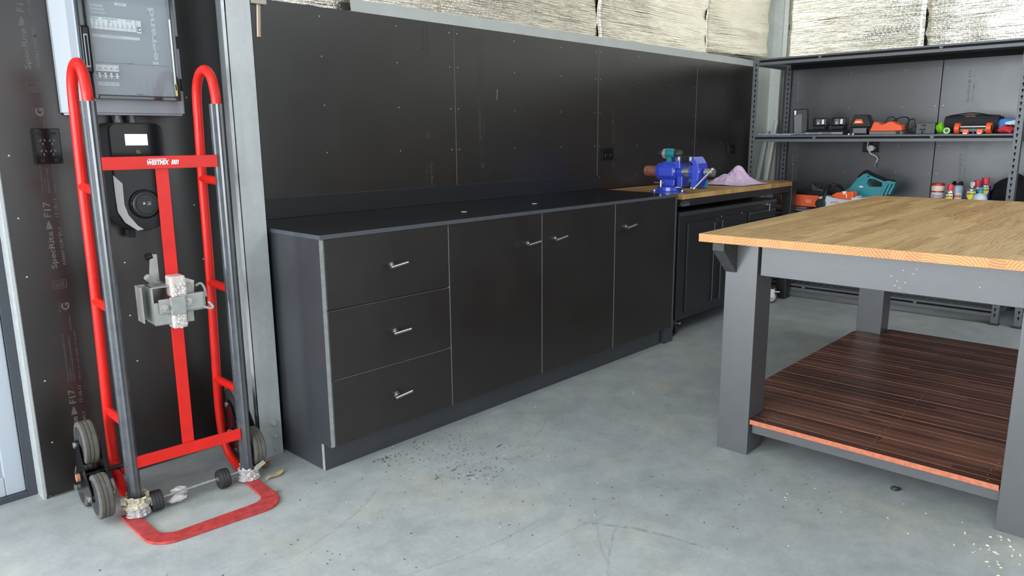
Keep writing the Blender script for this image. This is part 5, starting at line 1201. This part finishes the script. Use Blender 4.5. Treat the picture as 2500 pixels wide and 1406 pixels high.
def can(u, vt, x, r, label, cap='red', name='spray_can'):
    c = base_pt(u, x); zt = topz(u, vt, x); hb = zt-SL; t = thing(name, label, 'spray can', c, group='blue and yellow spray cans')
    caph = .038 if cap != 'spray' else .036; zb = hb-caph
    lathe_part(t, 'body', [(r*.96, 0), (r, .004), (r, zb-.020), (r*.97, zb-.017)], c, WD_B)
    lathe_part(t, 'shoulder', [(r*.97, zb-.0172), (r*.95, zb-.012), (r*.66, zb-.002), (r*.6, zb)], c, mat('silver_can', (.6, .62, .65), .25, metal=.8))
    if cap == 'red': lathe_part(t, 'cap', [(r*.66, zb-.004), (r*.68, zb+.03), (r*.62, hb)], c, CAPR)
    else:
        b = B(); b.lathe([(r*.25, zb), (r*.25, zb+.012)], Matrix.Translation(c), 12); b.box(-.012, .014, -.008, .008, zb+.010, hb, .003, M=Matrix.Translation(c) @ Matrix.Rotation(CA+.6, 4, 'Z')); obj('nozzle', b, WHITE, t)
    ft = arc_label(t, 'front_label', c, r+.0006, SL+zb-.078, SL+zb-.023, CA-.95, CA+.75, WD_Y, True)
    dv_ = Vector((math.cos(CA-.1), math.sin(CA-.1), 0)); xd = Vector((-dv_.y, dv_.x, 0)); o = c+dv_*(r+.002)-xd*(r*.72)+Vector((0, 0, zb-.045))
    text('label_text', 'WD-40', o, xd, Zv, r*1.45, .013, WD_B, ft, bold=.04); return t
can(2319, 450, 2.93, .0265, 'small blue spray can with red cap in front of the striped tin')
can(2372, 444, 2.98, .0330, 'blue and yellow spray can with a bare white nozzle', 'spray')
can(2384, 440, 3.07, .0280, 'middle blue and yellow spray can with a red cap')
can(2403, 434, 3.15, .0330, 'tallest blue and yellow spray can with red cap, at the right')
# striped tin
c = base_pt(2289, 3.05); zt = topz(2289, 447, 3.05)-SL; t = thing('oil_tin', 'round red, cream and white tin at the left of the cans', 'tin', c); r = .040
lathe_part(t, 'body', [(r, 0), (r, zt-.006), (r*.93, zt)], c, TINR); arc_label(t, 'cream_band', c, r+.0005, SL+zt-.050, SL+zt-.016, CA-1.4, CA+1.4, CREAM); f2 = arc_label(t, 'white_band', c, r+.0005, SL+.03, SL+zt-.060, CA-1.4, CA+1.4, LABW)
arc_label(t, 'blue_band', c, r+.0009, SL+.0, SL+zt-.095, CA-1.4, CA+1.4, mat('mid_blue', (.03, .10, .45), .4))
dv_ = Vector((math.cos(CA), math.sin(CA), 0)); xd = Vector((-dv_.y, dv_.x, 0)); text('label_text', 'inox', c+dv_*(r+.0016)-xd*(r*.75)+Vector((0, 0, zt-.088)), xd, Zv, r*1.3, .014, TINR, f2, bold=.02)
# grey bottle with black cap
c = base_pt(2336, 3.0); zt = topz(2336, 442, 3.0)-SL; t = thing('cleaner_bottle', 'grey bottle with wide black ribbed cap between spray cans', 'bottle', c); r = .036
lathe_part(t, 'body', [(r, 0), (r, zt-.05), (r*.85, zt-.030), (r*.8, zt-.024)], c, GREYB); lathe_part(t, 'cap', [(r*.92, zt-.026), (r*.92, zt-.012), (r*.80, zt-.010), (r*.78, zt)], c, BLKG)
fl = arc_label(t, 'paper_label', c, r+.0005, SL+.02, SL+zt-.075, CA-.8, CA+.8, LABW); arc_label(t, 'orange_flash', c, r+.0010, SL+zt-.105, SL+zt-.088, CA-.6, CA+.7, mat('flash_orange', (.75, .16, .06), .4))
# small white bottle with blue cap
c = base_pt(2394, 2.92); zt = topz(2394, 457, 2.92)-SL; t = thing('glue_bottle', 'squat white bottle with blue nozzle cap in front of the cans', 'bottle', c); r = .042
zs_ = topz(2394, 472, 2.92)-SL
lathe_part(t, 'body', [(r*.92, 0), (r, .01), (r, zs_-.03), (r*.8, zs_-.012), (r*.4, zs_)], c, PALEB); lathe_part(t, 'cap', [(.014, zs_-.001), (.013, zs_+.018), (.008, zs_+.022), (.007, zt)], c, CAPB)
# black round bag at the right
b = B(); c = at(2468, 520, 'x', 3.05); lumpy(b, (3.25, -1.93, SL+.137), .09, .17, .125, 1.1, 28); bagm = mat('black_fabric', (.008, .008, .009), .9)
o = tagobj('tool_bag', b, [bagm], 'rounded black bag behind the right shelf post', 'bag', (3.12, -1.90, SL))

# ==================================================================== floor litter
def leaf(p, L, w, a, curl, mt, label, seed):
    b = B(); n = 14; rows = []
    for i in range(n+1):
        s = i/n; ww = w*math.sin(PI*min(1, s*1.02))**.7*(1 if s < .8 else (1-s)/.2*.8+.05); row = []
        for j in range(5):
            q = j/4*2-1; z = .003+curl*(q*q)*.6*math.sin(PI*s)+curl*.5*math.sin(s*4+seed)**2
            row.append(b.bm.verts.new((s*L-L/2, q*ww+.004*math.sin(s*6+seed), z)))
        rows.append(row)
    for i in range(n):
        for j in range(4): b.bm.faces.new((rows[i][j], rows[i+1][j], rows[i+1][j+1], rows[i][j+1])).smooth = True
    b.tube([(-L/2, 0, .003), (-L/2-.012, 0, .004)], .0012, 6)
    o = obj('fallen_leaf', b, mt, loc=p, rot=a, local=True); md = o.modifiers.new('t', 'SOLIDIFY'); md.thickness = .0008
    return setp(o, label, 'leaf', 'dry leaves beside the hand truck')
leaf(at(674, 1163, 'z', .0), .095, .012, 0.30, .012, LEAFM, 'long straw-coloured curled leaf right of the hand truck foot', 1)
leaf(at(650, 1138, 'z', .0), .040, .016, 0.9, .018, LEAFB, 'short reddish-brown leaf against the hand truck wheel', 2)
leaf(at(672, 1205, 'z', .0), .045, .009, 0.6, .010, LEAFB, 'tiny brown leaf curled at the toe plate corner', 4)
leaf(at(960, 1095, 'z', .0), .022, .003, 0.1, .004, LEAFM, 'tiny pale leaf scrap in front of the drawer cabinet', 5)
random.seed(11)
def chips(name, mt, specs, label):
    b = B()
    for (u, v, su, sv, n, smin, smax) in specs:
        for k in range(n):
            uu, vv = random.gauss(u, su), random.gauss(v, sv)
            if vv < 640: continue
            p = at(uu, vv, 'z', 0)
            if p.x > 3.3 or p.y > -.64 or (-.07 < p.x < 1.75 and -2.66 < p.y < -1.50): continue
            s = random.uniform(smin, smax); M = Matrix.Translation((p.x, p.y, s*.3)) @ Matrix.Rotation(random.uniform(0, PI), 4, 'Z')
            b.box(-s*random.uniform(.6, 1.6), s, -s*.45, s*.45, -s*.3, s*.3, M=M)
    o = obj(name, b, mt); return setp(o, label, 'debris', kind='stuff')
chips('floor_grit', DEBD, ((1080, 1090, 80, 32, 230, .0008, .0028), (1170, 1140, 60, 28, 90, .001, .003), (960, 1110, 25, 12, 40, .001, .004), (1330, 1040, 130, 40, 90, .0008, .002), (1500, 960, 110, 25, 60, .001, .0025), (900, 1250, 450, 80, 120, .001, .003), (240, 1260, 60, 50, 30, .0015, .0045), (1900, 1190, 250, 60, 60, .001, .003), (1700, 1000, 300, 160, 90, .001, .002)), 'dark grit scattered over the concrete floor')
chips('wood_shavings', mat('pale_shavings', (.72, .66, .48), .7), ((2200, 1180, 200, 70, 50, .0012, .0032), (2430, 1345, 45, 40, 46, .0015, .0045), (1580, 960, 150, 40, 26, .001, .0022), (1950, 720, 120, 30, 14, .002, .0035), (1120, 1120, 80, 40, 40, .0008, .0018), (1300, 1250, 600, 80, 70, .001, .002)), 'pale wood shavings scattered over the concrete floor')
b = B(); p = at(2184, 1197, 'z', 0); lumpy(b, (p.x, p.y, .006), .008, .013, .009, 3, 12); lumpy(b, (p.x+.012, p.y-.008, .004), .007, .008, .006, 6, 12); tagobj('dark_fluff', b, [RUBB], 'small dark clump of fluff on the floor beside the island table', 'debris', (p.x, p.y, 0))
for k, (u, v, a, L) in enumerate(((942, 1118, 1.0, .030), (1012, 1080, .3, .022), (1218, 1090, .2, .035), (1108, 1148, .1, .030), (1148, 1162, 2.6, .034), (1066, 1168, .5, .028))):
    p = at(u, v, 'z', 0); b = B(); d = Vector((math.cos(a), math.sin(a), 0))*L/2; b.tube([Vector((p.x, p.y, .002))-d, Vector((p.x, p.y, .0028)), Vector((p.x, p.y, .002))+d], [.0008, .0016, .0008], 6)
    places = ('nearest the drawer cabinet corner', 'lying beside the kickboard', 'furthest right of the grit patch', 'below the middle of the grit patch', 'slanted at the near edge of the grit patch', 'near the tip of the grit patch')
    setp(obj('twig', b, DEBD, loc=(p.x, p.y, 0)), 'thin dark twig ' + places[k], 'twig', 'twigs on the concrete floor')
